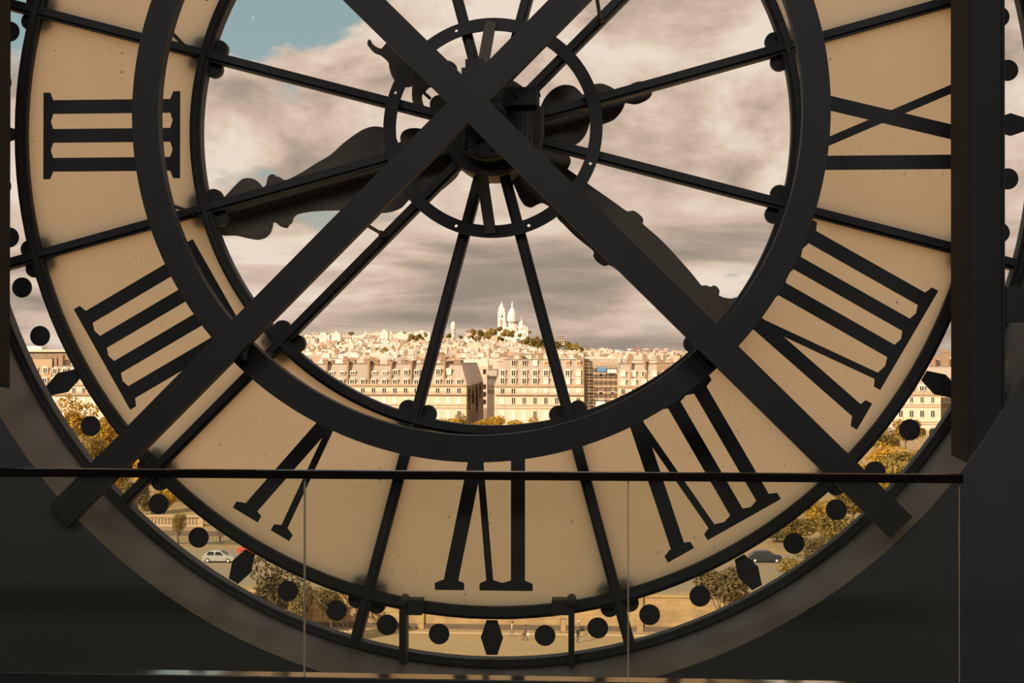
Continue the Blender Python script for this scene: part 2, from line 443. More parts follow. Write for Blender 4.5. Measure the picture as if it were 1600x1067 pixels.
for k in range(9):
    a = PI*1.05+k*0.22
    MB().bar((gx+0.107*math.cos(a), gy+0.107*math.sin(a), gz-0.10), (gx+0.112*math.cos(a), gy+0.112*math.sin(a), gz+0.10), 0.012, 0.02, up=(math.cos(a), math.sin(a), 0)).build('cooling_fin', IRONW, gh)
cpts = [(788, 137), (795, 141), (803, 146), (810, 152)]
mb = MB()
for a, b in zip(cpts, cpts[1:]):
    mb.tube(P(*a, 8.54)-clock.location, P(*b, 8.54)-clock.location, 0.004, n=6)
mb.build('cable', IRONW, clock)
mb = MB().tube((hx-0.13, HY-0.40, hz-0.05), (hx-0.13, HY-0.40, hz-0.20), 0.012, n=8); mb.build('adjusting_rod', IRONW, clock)

# hands: cut sheet metal outside the glass
HYD = 9.33
def smooth(pts, k=4):
    o = []; n = len(pts)
    for i in range(n):
        p0, p1, p2, p3 = (Vector(pts[(i+j-1) % n]) for j in range(4))
        if (p2-p1).length > 40: o.append(tuple(p1)); continue
        m = min((p2-p1).length, 1e9)
        t1 = (p2-p0).normalized()*m*0.9 if (p2-p0).length > 0 else Vector((0, 0)); t2 = (p3-p1).normalized()*m*0.9 if (p3-p1).length > 0 else Vector((0, 0))
        if (p1-p0).length > 0 and (p1-p0).normalized().dot((p2-p1).normalized()) < 0.35: t1 = p2-p1
        if (p3-p2).length > 0 and (p2-p1).normalized().dot((p3-p2).normalized()) < 0.35: t2 = p2-p1
        for j in range(k):
            u = j/k
            o.append(tuple(p1*(2*u**3-3*u*u+1)+t1*(u**3-2*u*u+u)+p2*(-2*u**3+3*u*u)+t2*(u**3-u*u)))
    return o
def hand_pts(pts): return [((q.x-CX), (q.z-CZ)) for q in (P(a, b, HYD) for a, b in pts)]
hub_px = (775.0, 213.0)
def mirror(pts, ang):
    ux, uy = math.cos(ang), math.sin(ang); o = []
    for x, y in pts:
        dx, dy = x-hub_px[0], y-hub_px[1]; al = dx*ux+dy*uy; pe = -dx*uy+dy*ux
        o.append((hub_px[0]+al*ux+pe*uy, hub_px[1]+al*uy-pe*ux))
    return o
up_ = [(118,665),(170,620),(240,545),(290,500),(340,490),(390,502),(430,535),(455,570),(478,540),(488,500),(496,475),(520,461),(545,465),(562,480),(582,481),(600,495),(625,505),(650,500),(750,450),(870,375),(980,310),(1080,220),(1180,145),(1250,105),(1310,88),(1370,90),(1430,110),(1470,140),(1500,190),(1508,215),(1530,207),(1526,170),(1545,130),(1590,105),(1650,100),(1750,110),(1900,60)]
lo_ = [(1990,430),(1880,560),(1800,610),(1720,635),(1660,620),(1640,600),(1610,640),(1575,680),(1530,725),(1450,755),(1345,765),(1200,745),(1040,743),(900,747),(800,757),(720,775),(692,800),(680,838),(660,855),(640,880),(612,876),(590,868),(578,858),(555,840),(532,836),(528,870),(510,920),(470,958),(410,973),(330,960),(240,940),(118,935),(60,880),(10,800),(40,720)]
mp = [(320+x/5, 180+y/5) for x, y in up_+lo_]
cw = [(838,196),(842,176),(850,155),(863,140),(880,132.5),(897,135),(911,148),(917,143),(925,133),(940,130.5),(955,136),(966,143),(976,140),(985,132),(1000,127),(1012,131),(1019,145),(1012,155),(994,162.5),(977,160.5),(972,172),(960,186),(943,193.5),(931,196),(922,190),(915,210),(905,222),(894,227),(870,226),(848,222)]
mbh = MB(); mbh.plate([ccw(hand_pts(smooth(mp)))], HYD-D, HYD-D+0.018); mbh.plate([ccw(hand_pts(smooth(cw)))], HYD-D, HYD-D+0.018)
mbh.plate([ccw(hand_pts([(830,190),(850,180),(852,225),(830,235),(780,250),(700,260),(700,215)]))], HYD-D, HYD-D+0.018)
mh = tag(mbh.build('minute_hand', HANDM, clock), 'ornate dark sheet metal hand reaching out to the left')
a_, b_ = P(345, 338, HYD-0.012)-clock.location, P(760, 216, HYD-0.012)-clock.location
MB().bar(a_, b_, 0.05, 0.03).build('stiffener', HANDM, mh)
HY2 = HYD+0.05
ax = math.radians(39.9)
hu = [(844,232),(868,236),(888,243),(892,252),(887,264),(904,276),(920,288),(940,302),(960,316),(980,330),(984,329.6),(990,329),(998,334),(1004,340),(1005.4,345),(1004.4,349),(1008,353),(1028,370),(1046,388),(1064,408),(1080,426),(1092,441),(1096.4,446),(1100,445.6),(1105,446),(1110,448),(1114,446),(1119,447),(1123,451),(1124.4,456),(1123,461),(1130,464.4),(1142,466.4),(1154,464),(1162,468),(1166,485),(1162,530)]
hl = [(802,288),(812,310),(820,321),(830,324),(838,320),(846,317),(852,319),(862,326),(872,342),(880,350),(900,370),(926,391),(928,395),(927,400),(933,409),(944,415.6),(952,414),(964,422),(978,432)]
hlm = mirror(hu, ax)
hl2 = hl + [p for p in hlm if (p[0]-hub_px[0])*math.cos(ax)+(p[1]-hub_px[1])*math.sin(ax) > 315]
hp = [(800,205)] + hu + hl2[::-1] + [(770,240)]
seen = []; 
for p in hp:
    if not seen or (abs(p[0]-seen[-1][0])+abs(p[1]-seen[-1][1]) > 0.6): seen.append(p)
def hand2(pts): return [((q.x-CX), (q.z-CZ)) for q in (P(a, b, HY2) for a, b in pts)]
cwl = [(596,76),(591,74.6),(585,71),(581,67),(579,62.6),(577,61.6),(575,63),(574,69),(580,78),(586,83),(595,86.6),(607,98),(608,105),(611,116),(614.6,123),(620,130),(628,134),(636,136),(644,134),(643.5,147),(645,160),(650,168),(658,172),(666,170),(661,162),(659,152),(660,146),(671,156),(674,152),(664,143),(672,136),(690,140)]
mbh = MB(); mbh.plate([ccw(hand2(smooth(seen, 3)))], HY2-D, HY2-D+0.018)
mbh.plate([ccw(hand2(smooth(cwl, 3)+mirror(smooth(cwl, 3), ax)[::-1]))], HY2-D, HY2-D+0.018)
mbh.plate([ring_pts(0.062, 24, hand2([(686, 163)])[0])], HY2-D, HY2-D+0.018)
hc2 = hand2([hub_px])[0]
mbh.plate([[(hc2[0]+(0.315+0.022*math.cos(10*a))*math.cos(a), hc2[1]+(0.315+0.022*math.cos(10*a))*math.sin(a)) for a in [2*PI*i/120 for i in range(120)]]], HY2-D+0.002, HY2-D+0.02)
tag(mbh.build('hour_hand', HANDM, clock), 'ornate dark sheet metal hand reaching down to the right')
# a loose pale thread low on the rim glass
def strand(pts):
    mb = MB()
    for a, b in zip(pts, pts[1:]): mb.tube(P(*a, D-0.012)-clock.location, P(*b, D-0.012)-clock.location, 0.0022, n=5)
    mb.build('loose_thread', THREAD, clock)
strand([(466,901),(474,913),(486,926),(500,940),(513,951)])
strand([(527,975),(531,982),(538,988)]); strand([(533,972),(538,980),(543,987)]); strand([(541,972),(543,980),(545,987)])
# clamps and struts that hold the dial at its foot
for x0, x1, bx0, bx1 in ((623.5, 634.5, 636, 659), (888, 897, 862, 889)):
    mb = MB(); box_px(mb, x0, x1, 936, 1041, 8.93, 9.05); st = mb.build('foot_strut', IRON, clock)
    mb = MB(); box_px(mb, bx0, bx1, 938, 961, 8.94, 9.06); mb.build('clamp_block', IRON, st)
    c = P((x0+x1)/2, 940, 8.92)-clock.location
    mb = MB().lathe([(0, -0.03), (0.026, -0.02), (0.03, 0.0), (0.03, 0.12)], (c.x, c.y, c.z), 16, 'y'); mb.build('clamp_bolt', IRONW, st)

# ------------------------------------------------------------------ steel frame in front of the clock
frame = empty('steel_frame', (CX, 8.2, CZ), 'black steel bracing frame of crossed beams, ring and posts before the clock', 'frame')
FL = frame.location
rc = P(743, 174, 8.43); rr = 8.43/FPX
prof = [(508.8*rr, 0), (551*rr, 0), (551*rr, 0.09), (508.8*rr, 0.09), (508.8*rr, 0)]
mb = MB().lathe(prof, (rc.x-FL.x, 8.43-FL.y, rc.z-FL.z), 160, 'y')
link('frame_ring', fixn(mb.mesh('frame_ring', IRON)), frame)
XF, XB = 8.19, 8.277
def beam(p0, p1, wpx, back=0.0):
    a, b = P(*p0, (XF+XB)/2), P(*p1, (XF+XB)/2)
    # the two faces sit square to the wall
    w_ = wpx*XF/FPX
    a, b = P(*p0, XF), P(*p1, XF); a.y = b.y = (XF+XB)/2+back
    return MB().bar(a-FL, b-FL, w_, XB-XF)
beam((498.5, -70), (1409, 824.5), 46.8).build('diagonal_beam', IRON, frame)
beam((972, -85), (91, 806), 45.6, 0.004).build('diagonal_beam', IRON, frame)
# bolts on the beam feet
# spacer blocks between beams and ring
for a in (45, 135, 225, 315):
    c = (rc.x-FL.x+530*rr*math.cos(math.radians(a)), 0, rc.z-FL.z+530*rr*math.sin(math.radians(a)))
    MB().box(c[0]-0.06, c[0]+0.06, XB-FL.y, 8.43-FL.y, c[2]-0.06, c[2]+0.06).build('spacer_block', IRON, frame)
def post(xf0, xf1, xn0, xn1, za, zb, m=0):
    mb = MB(); yf, yn = 8.67, 8.297
    if xf0 is not None: xl = P(xf0, 500, yf).x; xr = P(xn1, 500, yn).x
    else: xl = P(xn0, 500, yn).x; xr = P(xf1, 500, yf).x
    xl -= FL.x; xr -= FL.x; a, b = yn-FL.y, yf-FL.y
    mb.box(xl, xl+0.014, a, b, za-FL.z, zb-FL.z); mb.box(xr-0.014, xr, a, b, za-FL.z, zb-FL.z)     # flanges
    mb.box(xl+0.014, xr-0.014, a+0.02, a+0.034, za-FL.z, zb-FL.z); mb.box(xl+0.014, xr-0.014, b-0.034, b-0.02, za-FL.z, zb-FL.z)
    return mb.build('post', POSTM, frame)
post(1486, None, None, 1570.5, 0.2, 5.6)
post(None, 15.5, -75, None, 0.2, 5.6)
q0, q1 = P(1560, 503, 8.36), P(1800, 448, 8.36)
MB().box(q0.x-FL.x, OC.x+OR+0.1-FL.x, 8.34-FL.y, 8.5-FL.y, q0.z-FL.z, q1.z-FL.z).build('tie_bar', IRON, frame)
q0, q1 = P(-190, 503, 8.36), P(-20, 448, 8.36)
MB().box(OC.x-OR-0.1-FL.x, q1.x-FL.x-0.02, 8.34-FL.y, 8.5-FL.y, q0.z-FL.z, q1.z-FL.z).build('tie_bar', IRON, frame)
for a, Ya, b, Yb in (((252, 34), 8.5, (303, 87), 9.05), ((254, 316), 8.5, (303, 333), 9.05), ((396, 548), 8.5, (428, 556), 9.05),
                     ((560, 344), 8.3, (598, 366), 9.02), ((931, -14), 8.3, (938, 31), 9.02)):
    pa, pb = P(*a, Ya), P(*b, Yb)
    rod = MB().tube(pa-FL, pb-FL, 0.0115, n=8).build('tie_rod', IRONW, frame)
    d = (pb-pa).normalized()
    MB().tube(pb-FL-d*0.05, pb-FL, 0.02, n=8).build('rod_end', IRON, rod)

# ------------------------------------------------------------------ glass railing
RY = 7.1
rail = empty('glass_railing', P(740, 1060, RY), 'low glass railing with dark steel handrail across the foot of the clock', 'railing')
RL = rail.location
x0, x1 = P(-260, 740, RY).x, P(1503, 740, RY).x
zt, zb = P(740, 735.5, RY).z, P(740, 749, RY).z
mb = MB()
prof = [(RY-0.03, zb), (RY-0.03, zt-0.012), (RY-0.022, zt-0.003), (RY-0.005, zt), (RY+0.005, zt), (RY+0.022, zt-0.003), (RY+0.03, zt-0.012), (RY+0.03, zb)]
vs = [(x-RL.x, y-RL.y, z-RL.z) for x in (x0, x1) for y, z in prof]; k = len(prof)
mb.add(vs, [(i, (i+1) % k, k+(i+1) % k, k+i) for i in range(k)] + [tuple(range(k)), tuple(range(k, 2*k))[::-1]])
link('handrail', fixn(mb.mesh('handrail', STEEL)), rail)
zs = P(740, 1058, RY).z
mb = MB().box(x0-RL.x, P(1500, 1060, RY).x-RL.x, -0.05, 0.05, -0.062-RL.z, zs-0.006-RL.z)
sh_ = mb.build('base_shoe', PAINT, rail)
MB().box(x0-RL.x, P(1500, 1060, RY).x-RL.x, -0.05, 0.05, zs-0.006-RL.z, zs-RL.z).build('shoe_cap', simple('shoe_steel', (0.78, 0.68, 0.56, 1), 0.10, 1.0), sh_)
ed = [-257, -30.5, 476, 981.5, 1499.5]
for a, b in zip(ed, ed[1:]):
    xa, xb = P(a, 900, RY).x+0.0025-RL.x, P(b, 900, RY).x-0.0025-RL.x
    gp = MB().box(xa, xb, -0.006, 0.006, zs-RL.z, zb-RL.z+0.005).build('glass_panel', RAILG, rail)
    for xx in (xa, xb):
        MB().box(xx-0.0016, xx+0.0016, -0.0065, 0.0065, zs-RL.z, zb-RL.z).build('panel_edge', GEDGE, gp)
# ------------------------------------------------------------------ city beyond the glass
def sc(Y): return Y/FPX                                 # metres per photo pixel at depth Y
STONE = simple('pale_limestone', (0.74, 0.60, 0.44, 1), 0.9, 0, 0.06, 0.25, rnd=0.05)
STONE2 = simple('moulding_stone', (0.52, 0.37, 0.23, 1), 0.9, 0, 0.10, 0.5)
ZINC = simple('zinc_roof', (0.48, 0.385, 0.295, 1), 0.7, 0, 0.12, 0.35, rnd=0.08)
ZINCD = simple('zinc_seam', (0.26, 0.20, 0.15, 1), 0.7)
CHIM = simple('chimney_render', (0.36, 0.23, 0.135, 1), 0.9, 0, 0.15, 0.5)
POTM = simple('clay_pot', (0.48, 0.27, 0.16, 1), 0.9)
WFRAME = simple('white_window_frame', (0.80, 0.70, 0.56, 1), 0.7)
DARKW = simple('dark_window_pane', (0.035, 0.026, 0.018, 1), 0.25)
BLIND = simple('white_blind', (0.86, 0.78, 0.66, 1), 0.8)
AWN = simple('orange_awning', (0.60, 0.30, 0.13, 1), 0.9)
BALC = simple('balcony_iron', (0.20, 0.13, 0.08, 1), 0.8)
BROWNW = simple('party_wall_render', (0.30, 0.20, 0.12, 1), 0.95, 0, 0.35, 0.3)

WINM = {}
def window_mesh(kind, w=1.5, h=2.0):
    key = (kind, round(w, 2), round(h, 2))
    if key in WINM: return WINM[key]
    mb = MB(); fw = 0.16
    mb.box(-w/2, -w/2+fw, -0.10, 0.3, 0, h); mb.box(w/2-fw, w/2, -0.10, 0.3, 0, h)
    mb.box(-w/2, w/2, -0.12, 0.3, h-fw, h); mb.box(-w/2, w/2, -0.16, 0.3, -0.1, 0.08); mb.box(-0.09, 0.09, -0.06, 0.2, 0.08, h-fw)
    pm = {'dark': 1, 'blind': 2, 'awning': 3, 'half': 1}[kind]
    mb.box(-w/2+fw, w/2-fw, -0.02 if kind == 'dark' else -0.08, 0.2, 0.08, h-fw, pm)
    if kind == 'half': mb.box(-w/2+fw, w/2-fw, -0.09, 0.2, h*0.42, h-fw, 2)
    if kind == 'awning': mb.hexa([(-w/2+fw, -0.5, h*0.5), (w/2-fw, -0.5, h*0.5), (w/2-fw, -0.1, h*0.5), (-w/2+fw, -0.1, h*0.5), (-w/2+fw, -0.15, h-fw), (w/2-fw, -0.15, h-fw), (w/2-fw, -0.05, h-fw), (-w/2+fw, -0.05, h-fw)], 3)
    WINM[key] = mb.mesh('window', [WFRAME, DARKW, BLIND, AWN]); return WINM[key]
DORM = {}
def dormer_mesh(kind, w=1.9, h=2.3):
    if (kind, w, h) in DORM: return DORM[(kind, w, h)]
    mb = MB()
    mb.box(-w/2, -w/2+0.28, -0.3, 2.2, 0, h); mb.box(w/2-0.28, w/2, -0.3, 2.2, 0, h)
    mb.plate([[(-w/2-0.12, h-0.2), (w/2+0.12, h-0.2), (w/2, h+0.1), (0, h+0.42), (-w/2, h+0.1)]], -0.42, 2.4)
    mb.box(-w/2+0.28, w/2-0.28, -0.2, 2.0, 0, h-0.2, {'dark': 1, 'blind': 2}[kind]); mb.box(-0.1, 0.1, -0.26, 0, 0, h-0.2)
    mb.box(-w/2, w/2, -0.4, 0.2, -0.15, 0.05)
    DORM[(kind, w, h)] = mb.mesh('dormer', [WFRAME, DARKW, BLIND]); return DORM[(kind, w, h)]
CHM = {}
def chimney(parent, x, y, z0, z1, w=1.6, dpt=0.9, pots=3, m=CHIM):
    c = MB().box(x-w/2, x+w/2, y-dpt/2, y+dpt/2, z0, z1).box(x-w/2-0.12, x+w/2+0.12, y-dpt/2-0.12, y+dpt/2+0.12, z1-0.35, z1-0.1).build('chimney', m, parent)
    mb = MB()
    for i in range(pots):
        px = x-w/2+w*(i+0.5)/pots; mb.tube((px, y, z1-0.05), (px, y, z1+0.75), 0.17, 0.13, 6)
    mb.build('chimney_pots', POTM, c)
GZ = -26.4
def townhouse(label, px0, px1, cornice, roof, cols, rows, Y=480, depth=14, base=None, dorm=None, dorm2=None, slope=3.2, left_cut=0.0, right_cut=0.0,
              strings=(), balcony=None, chims=(), wall=STONE, roofm=ZINC, attic=None, fh=2.0, party=()):
    s = sc(Y); xa, xb = P(px0, 600, Y).x, P(px1, 600, Y).x
    Z = lambda py: P(800, py, Y).z
    zc, zr = Z(cornice), Z(roof); zb = GZ if base is None else base
    cxm = (xa+xb)/2
    b = empty('town_house', (cxm, Y, zb), label, 'building')
    ox, oz = cxm, zb
    L = lambda x: x-ox
    MB().box(L(xa), L(xb), 0, depth, 0, zc-oz).build('facade', wall, b)
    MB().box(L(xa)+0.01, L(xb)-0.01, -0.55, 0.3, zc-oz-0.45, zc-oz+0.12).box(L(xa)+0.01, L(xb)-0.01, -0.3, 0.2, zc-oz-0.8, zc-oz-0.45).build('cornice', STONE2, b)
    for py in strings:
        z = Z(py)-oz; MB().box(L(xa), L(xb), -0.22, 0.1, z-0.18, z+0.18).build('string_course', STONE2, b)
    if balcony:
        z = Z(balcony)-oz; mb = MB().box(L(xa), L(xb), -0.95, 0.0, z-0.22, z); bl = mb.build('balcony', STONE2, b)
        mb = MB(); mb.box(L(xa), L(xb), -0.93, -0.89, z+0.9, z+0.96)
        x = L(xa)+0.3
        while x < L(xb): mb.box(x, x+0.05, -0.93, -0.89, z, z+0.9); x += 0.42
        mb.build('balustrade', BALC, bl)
    # mansard roof
    rh = zr-zc; t = slope
    x0, x1 = L(xa), L(xb); z0, z1 = zc-oz+0.1, zr-oz
    lc, rcut = left_cut*s, right_cut*s
    mb = MB().hexa([(x0, 0.15, z0), (x1, 0.15, z0), (x1, depth, z0), (x0, depth, z0), (x0+lc, t*0.8, z1-0.25), (x1-rcut, t*0.8, z1-0.25), (x1-rcut, depth-t, z1-0.25), (x0+lc, depth-t, z1-0.25)])
    rf = mb.build('mansard_roof', roofm, b)
    mb = MB(); k = 0; x = x0+lc+0.5
    while x < x1-rcut-0.3:                                # standing seams
        u = (x-x0); mb.bar((x, 0.12, z0), (x, t*0.8-0.03, z1-0.25), 0.07, 0.07, up=(0, -1, 0.2)); x += 0.62
    tag(mb.build('roof_seams', roofm, rf), kind='stuff')
    MB().box(x0+lc, x1-rcut, t*0.8-0.2, depth-t+0.2, z1-0.25, z1).build('roof_ridge', ZINCD, b)
    if party:
        for pxp, up in party:
            x = L(P(pxp, 600, Y).x); z2 = z1+up*s
            pw = MB().hexa([(x-0.32, -0.1, z0), (x+0.32, -0.1, z0), (x+0.32, depth-1, z0), (x-0.32, depth-1, z0), (x-0.32, t*0.35, z2), (x+0.32, t*0.35, z2), (x+0.32, depth-2, z2), (x-0.32, depth-2, z2)]).build('party_wall', CHIM, b)
            MB().box(x-0.42, x+0.42, t*0.35-0.1, depth-2, z2-0.05, z2+0.14).build('wall_cap', STONE2, pw)
    if attic:
        ax0, ax1, apy = attic; zz = Z(apy)-oz
        MB().box(L(P(ax0, 600, Y).x), L(P(ax1, 600, Y).x), t+2, depth-t, z1, zz-0.3).build('attic', wall, b)
        MB().box(L(P(ax0-3, 600, Y).x), L(P(ax1+3, 600, Y).x), t+1.6, depth-t+0.4, zz-0.3, zz).build('attic_roof', ZINC, b)
    for ri, (py, kinds, wpx, hpx) in enumerate(rows):
        for ci, cx in enumerate(cols):
            kd = kinds[ci % len(kinds)]
            if kd == '-': continue
            kind = {'d': 'dark', 'w': 'blind', 'o': 'awning', 'h': 'half'}[kd]
            o = link('window', window_mesh(kind, wpx*s, hpx*s), b); o.location = (L(P(cx, 600, Y).x), 0.0, Z(py+hpx/2)-oz)
    for spec in (dorm, dorm2):
        if not spec: continue
        py, kinds, hpx = spec
        f = (Z(py+hpx/2)-zc)/rh
        for ci, cx in enumerate(cols):
            kd = kinds[ci % len(kinds)]
            if kd == '-': continue
            if kd == 'o':
                o = link('window', window_mesh('awning', 7.5*s, hpx*s), b); o.location = (L(P(cx, 600, Y).x), 0.15+f*t*0.8-0.25, Z(py+hpx/2)-oz); continue
            o = link('dormer', dormer_mesh({'d': 'dark', 'w': 'blind'}[kd], round(8.2*s, 2), round(hpx*s, 2)), b)
            o.location = (L(P(cx, 600, Y).x), 0.15+f*t*0.8-0.15, Z(py+hpx/2)-oz)
    for c in chims:
        cx, cpy, wpx = c[:3]
        chimney(b, L(P(cx, 600, Y).x), t*0.8+1.2, z0+rh*0.15, Z(cpy)-oz, wpx*s, 2.2 if len(c) < 4 else c[3], max(1, int(wpx*s/0.55)))
    return b
WC = [483.4+16.7*k for k in range(16)]
std = lambda cs: [c for c in WC if cs[0]+4 < c < cs[1]-3]
def riv(label, a, b, roof, **kw):
    townhouse(label, a, b, 601, roof, std((a, b)), [(610.2, kw.pop('k1', 'ddddd'), 7, 8.5), (625.6, kw.pop('k2', 'wwwww'), 6.5, 11), (648, kw.pop('k3', 'wwdww'), 6.5, 13)],
              strings=(633, 637.5), balcony=616, **kw)
riv('cream mansard house at the left end of the riverside terrace, behind the spoke boss', 440, 511, 569, dorm=(596.5, 'd', 7.5), dorm2=(583.5, 'd-', 5), chims=((505, 562, 7), (480, 563, 6)), party=((509.5, 4),))
riv('cream mansard house with two tiny roof lights, second along the terrace', 511, 544, 568.5, dorm=(596.5, 'd', 7.5), dorm2=(583.5, 'd', 5), chims=((516, 563, 6), (537, 562, 8)), party=((542.5, 3),))
riv('cream mansard house third along the terrace, between brown chimney stacks', 544, 577, 568, dorm=(596.5, 'd', 7.5), dorm2=(583, 'd-', 5), chims=((549, 562, 8), (570, 561, 8)), party=((575.5, 4),))
riv('cream mansard house left of the lower left spoke with wide brown chimneys', 577, 612, 570, dorm=(596.5, 'd', 7.5), dorm2=(583, 'dd', 4), chims=((584, 562, 11), (606, 562, 6)), party=((610.5, 4),))
riv('cream mansard house with paired upper dormers partly behind the lower left spoke', 612, 664, 568, dorm=(596.5, 'd', 7.5), dorm2=(582, 'd', 8), chims=((629, 562, 8), (638, 563, 6), (659, 561, 7)), party=((642, 4), (662.5, 3)))
riv('cream mansard house on the corner of the dark side street, long shaded flank', 664, 729, 569, dorm=(596.5, 'd', 7.5), dorm2=(581, 'dw-', 9), chims=((690, 562, 7), (713, 562, 11)), party=((694, 4),), right_cut=9, depth=62, k2='ww')
c2 = [785.3+16.9*k for k in range(8)]
townhouse('tall cream house with three roof window rows on the right corner of the side street', 772.5, 912.5, 601.5, 561, c2,
          [(610.6, 'ddwwwwww', 7, 9), (625.8, 'wdddddwd', 6.5, 11), (648.5, 'wwwdwwww', 6.5, 14)], strings=(633, 637.5), balcony=616,
          dorm=(595, 'ddddwwww', 9.5), dorm2=(582.6, 'dddddddw', 9), left_cut=14, slope=2.6, attic=(803, 830, 552), chims=((813, 555, 5), (844, 552, 8), (905, 556, 6)), party=((911, 3),))
o2 = bpy.data.objects[[o.name for o in COL.objects if o.get('label', '').startswith('tall cream house')][0]]
zt_ = P(800, 571.5, 480).z-GZ
for i, cx in enumerate(c2[1:]):
    kd = 'ddwoooo'[i]
    f = (571.5-601.5)/(561-601.5); y = 0.15+f*2.6*0.8-0.3
    me = window_mesh({'d': 'dark', 'w': 'blind', 'o': 'awning'}[kd], 7.5*sc(480), 9*sc(480))
    ob = link('window', me, o2); ob.location = (P(cx, 600, 480).x-o2.location.x, y, zt_)
c4 = [973.5+16.4*k for k in range(8)]
townhouse('cream house with white shuttered dormers right of the scaffolding', 966, 1026, 602, 567.5, c4[:4], [(611, 'd', 7, 9), (626, 'w', 6.5, 11), (648, 'w', 6.5, 13)],
          strings=(633, 637.5), balcony=616, dorm=(597, 'w', 8.5), dorm2=(583.5, 'wwd', 8), slope=2.4, chims=((984, 560, 6), (1012, 561, 7)), party=((986, 2), (1008, 3)))
townhouse('ochre rendered house at the right end of the terrace above the dark ring', 1026, 1098, 602, 566, c4[4:], [(611, 'd', 7, 9), (626, 'w', 6.5, 11)],
          strings=(633,), balcony=616, dorm=(597, 'w', 8.5), dorm2=(583.5, 'd', 7), slope=2.4, chims=((1031, 561, 6), (1037, 562, 5)), roofm=CHIM)
# left group, seen through the rim glass
l1 = [54+16*k for k in range(-3, 2)]
townhouse('pinkish house with triangular gabled dormers seen through the left rim glass', 8, 79, 602.5, 560, l1, [(612, 'd', 6.5, 9), (627, 'w', 6.5, 11), (645, 'w', 6.5, 12)],
          strings=(605,), balcony=618, dorm=(596, 'd', 9), dorm2=(580, 'd', 9.5), slope=1.8, roofm=STONE2, chims=((77, 568, 4),))
l2 = [84.5+15.5*k for k in range(8)]
townhouse('house with a low zinc roof and white dormer strip seen through the left rim glass', 80, 170, 601.5, 572, l2, [(611.5, 'd', 6.5, 9), (627, 'w', 6.5, 11), (645, 'w', 6.5, 12)],
          strings=(617,), balcony=618, dorm=(581, 'd', 9), dorm2=(596, 'wdo', 8), slope=2.2, attic=(82, 168, 563), chims=((83, 560, 5), (91, 556, 7)))
t = empty('terrace_block', (P(70, 600, 560).x, 560, GZ), 'long flat-roofed block with planted roof terrace behind the left rim glass', 'building')
a, b = P(28, 600, 560).x-t.location.x, P(128, 600, 560).x-t.location.x; z0 = P(800, 553.5, 560).z-GZ; z1 = P(800, 547, 560).z-GZ
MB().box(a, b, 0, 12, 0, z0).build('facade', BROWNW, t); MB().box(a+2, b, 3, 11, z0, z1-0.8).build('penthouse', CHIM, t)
MB().box(a, b+1, 1.5, 12, z1-0.8, z1).build('roof', STONE, t)
ws = window_mesh('dark', 1.8, 1.4)
for i in range(9): link('window', ws, t, (a+4+i*2.5, 3, z0+0.1))
MB().box(a+1, a+8, 4, 9, z1, z1+1.5).build('roof_hut', BLIND, t)
# right rim group
r1 = [1407.5+16.6*k for k in range(4)]
rh = townhouse('cream arcaded corner house seen through the right rim glass', 1398, 1470, 613, 589, r1, [(622.5, 'd', 6, 10), (644, 'd', 7, 11)], Y=480, depth=12,
               strings=(630, 633.5, 656.5, 660), dorm=(605, 'd', 8), slope=4.0, chims=((1449, 583, 6),))
for cx in r1:
    x = P(cx, 600, 480).x-rh.location.x; zz = P(800, 679, 480).z-GZ; rr_ = 5.8*sc(480)/1.0
    hp_ = [(x-1.25, zz), (x+1.25, zz)] + [(x+1.25*math.cos(a), zz+1.5+1.25*math.sin(a)) for a in [PI*i/10 for i in range(11)]]
    MB().plate([hp_], -0.12, 0.1).build('arch', DARKW, rh)
    ho = [(x-1.6, zz), (x-1.25, zz)] + [(x-1.25*math.cos(a), zz+1.5+1.25*math.sin(a)) for a in [PI*i/10 for i in range(11)]] + [(x+1.25, zz), (x+1.6, zz)] + [(x+1.6*math.cos(a), zz+1.5+1.6*math.sin(a)) for a in [PI*i/10 for i in range(11)]]
    MB().plate([ccw(ho)], -0.25, 0.05).build('arch_surround', STONE2, rh)
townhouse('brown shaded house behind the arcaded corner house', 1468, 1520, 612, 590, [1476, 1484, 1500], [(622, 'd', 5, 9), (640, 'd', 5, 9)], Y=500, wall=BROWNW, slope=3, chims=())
townhouse('large pale mansion with ribbed zinc mansard behind the right rim glass', 1438, 1530, 594, 571, [1446, 1462, 1478, 1494], [(602, 'd', 6, 9)], Y=540, slope=3.4, attic=(1452, 1530, 561), chims=((1461, 558, 7), (1480, 548, 12)))

# scaffolded house
sx0, sx1 = P(913, 600, 481).x, P(965, 600, 481).x
sh = empty('scaffolded_house', (sx0, 484, GZ), 'house under repair wrapped in scaffolding with a blue tarpaulin', 'building'); W_ = sx1-sx0
zT = P(800, 566, 484).z-GZ
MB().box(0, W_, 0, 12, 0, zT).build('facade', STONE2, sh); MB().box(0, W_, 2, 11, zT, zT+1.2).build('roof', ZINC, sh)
wm = window_mesh('half', 1.5, 2.1)
for py in (583, 611, 626, 640):
    for c in (921, 939, 957): link('window', wm, sh, (P(c, 600, 484).x-sx0, 0, P(800, py, 484).z-GZ-1))
scaf = empty('scaffolding', (sx0, 481, GZ), 'steel scaffolding of decks and poles in front of the house under repair', 'scaffolding')
decks = [572, 582, 592, 602, 612, 622, 632, 642]
PLANK = simple('scaffold_plank', (0.33, 0.23, 0.14, 1), 0.9); POLE = simple('scaffold_pole', (0.45, 0.38, 0.30, 1), 0.6)
for py in decks:
    z = P(800, py, 481).z-GZ; MB().box(0, W_, 0, 1.6, z-0.12, z+0.12).build('deck', PLANK, scaf)
    MB().box(0, W_, -0.03, 0.03, z+0.85, z+0.95).build('guard_rail', POLE, scaf)
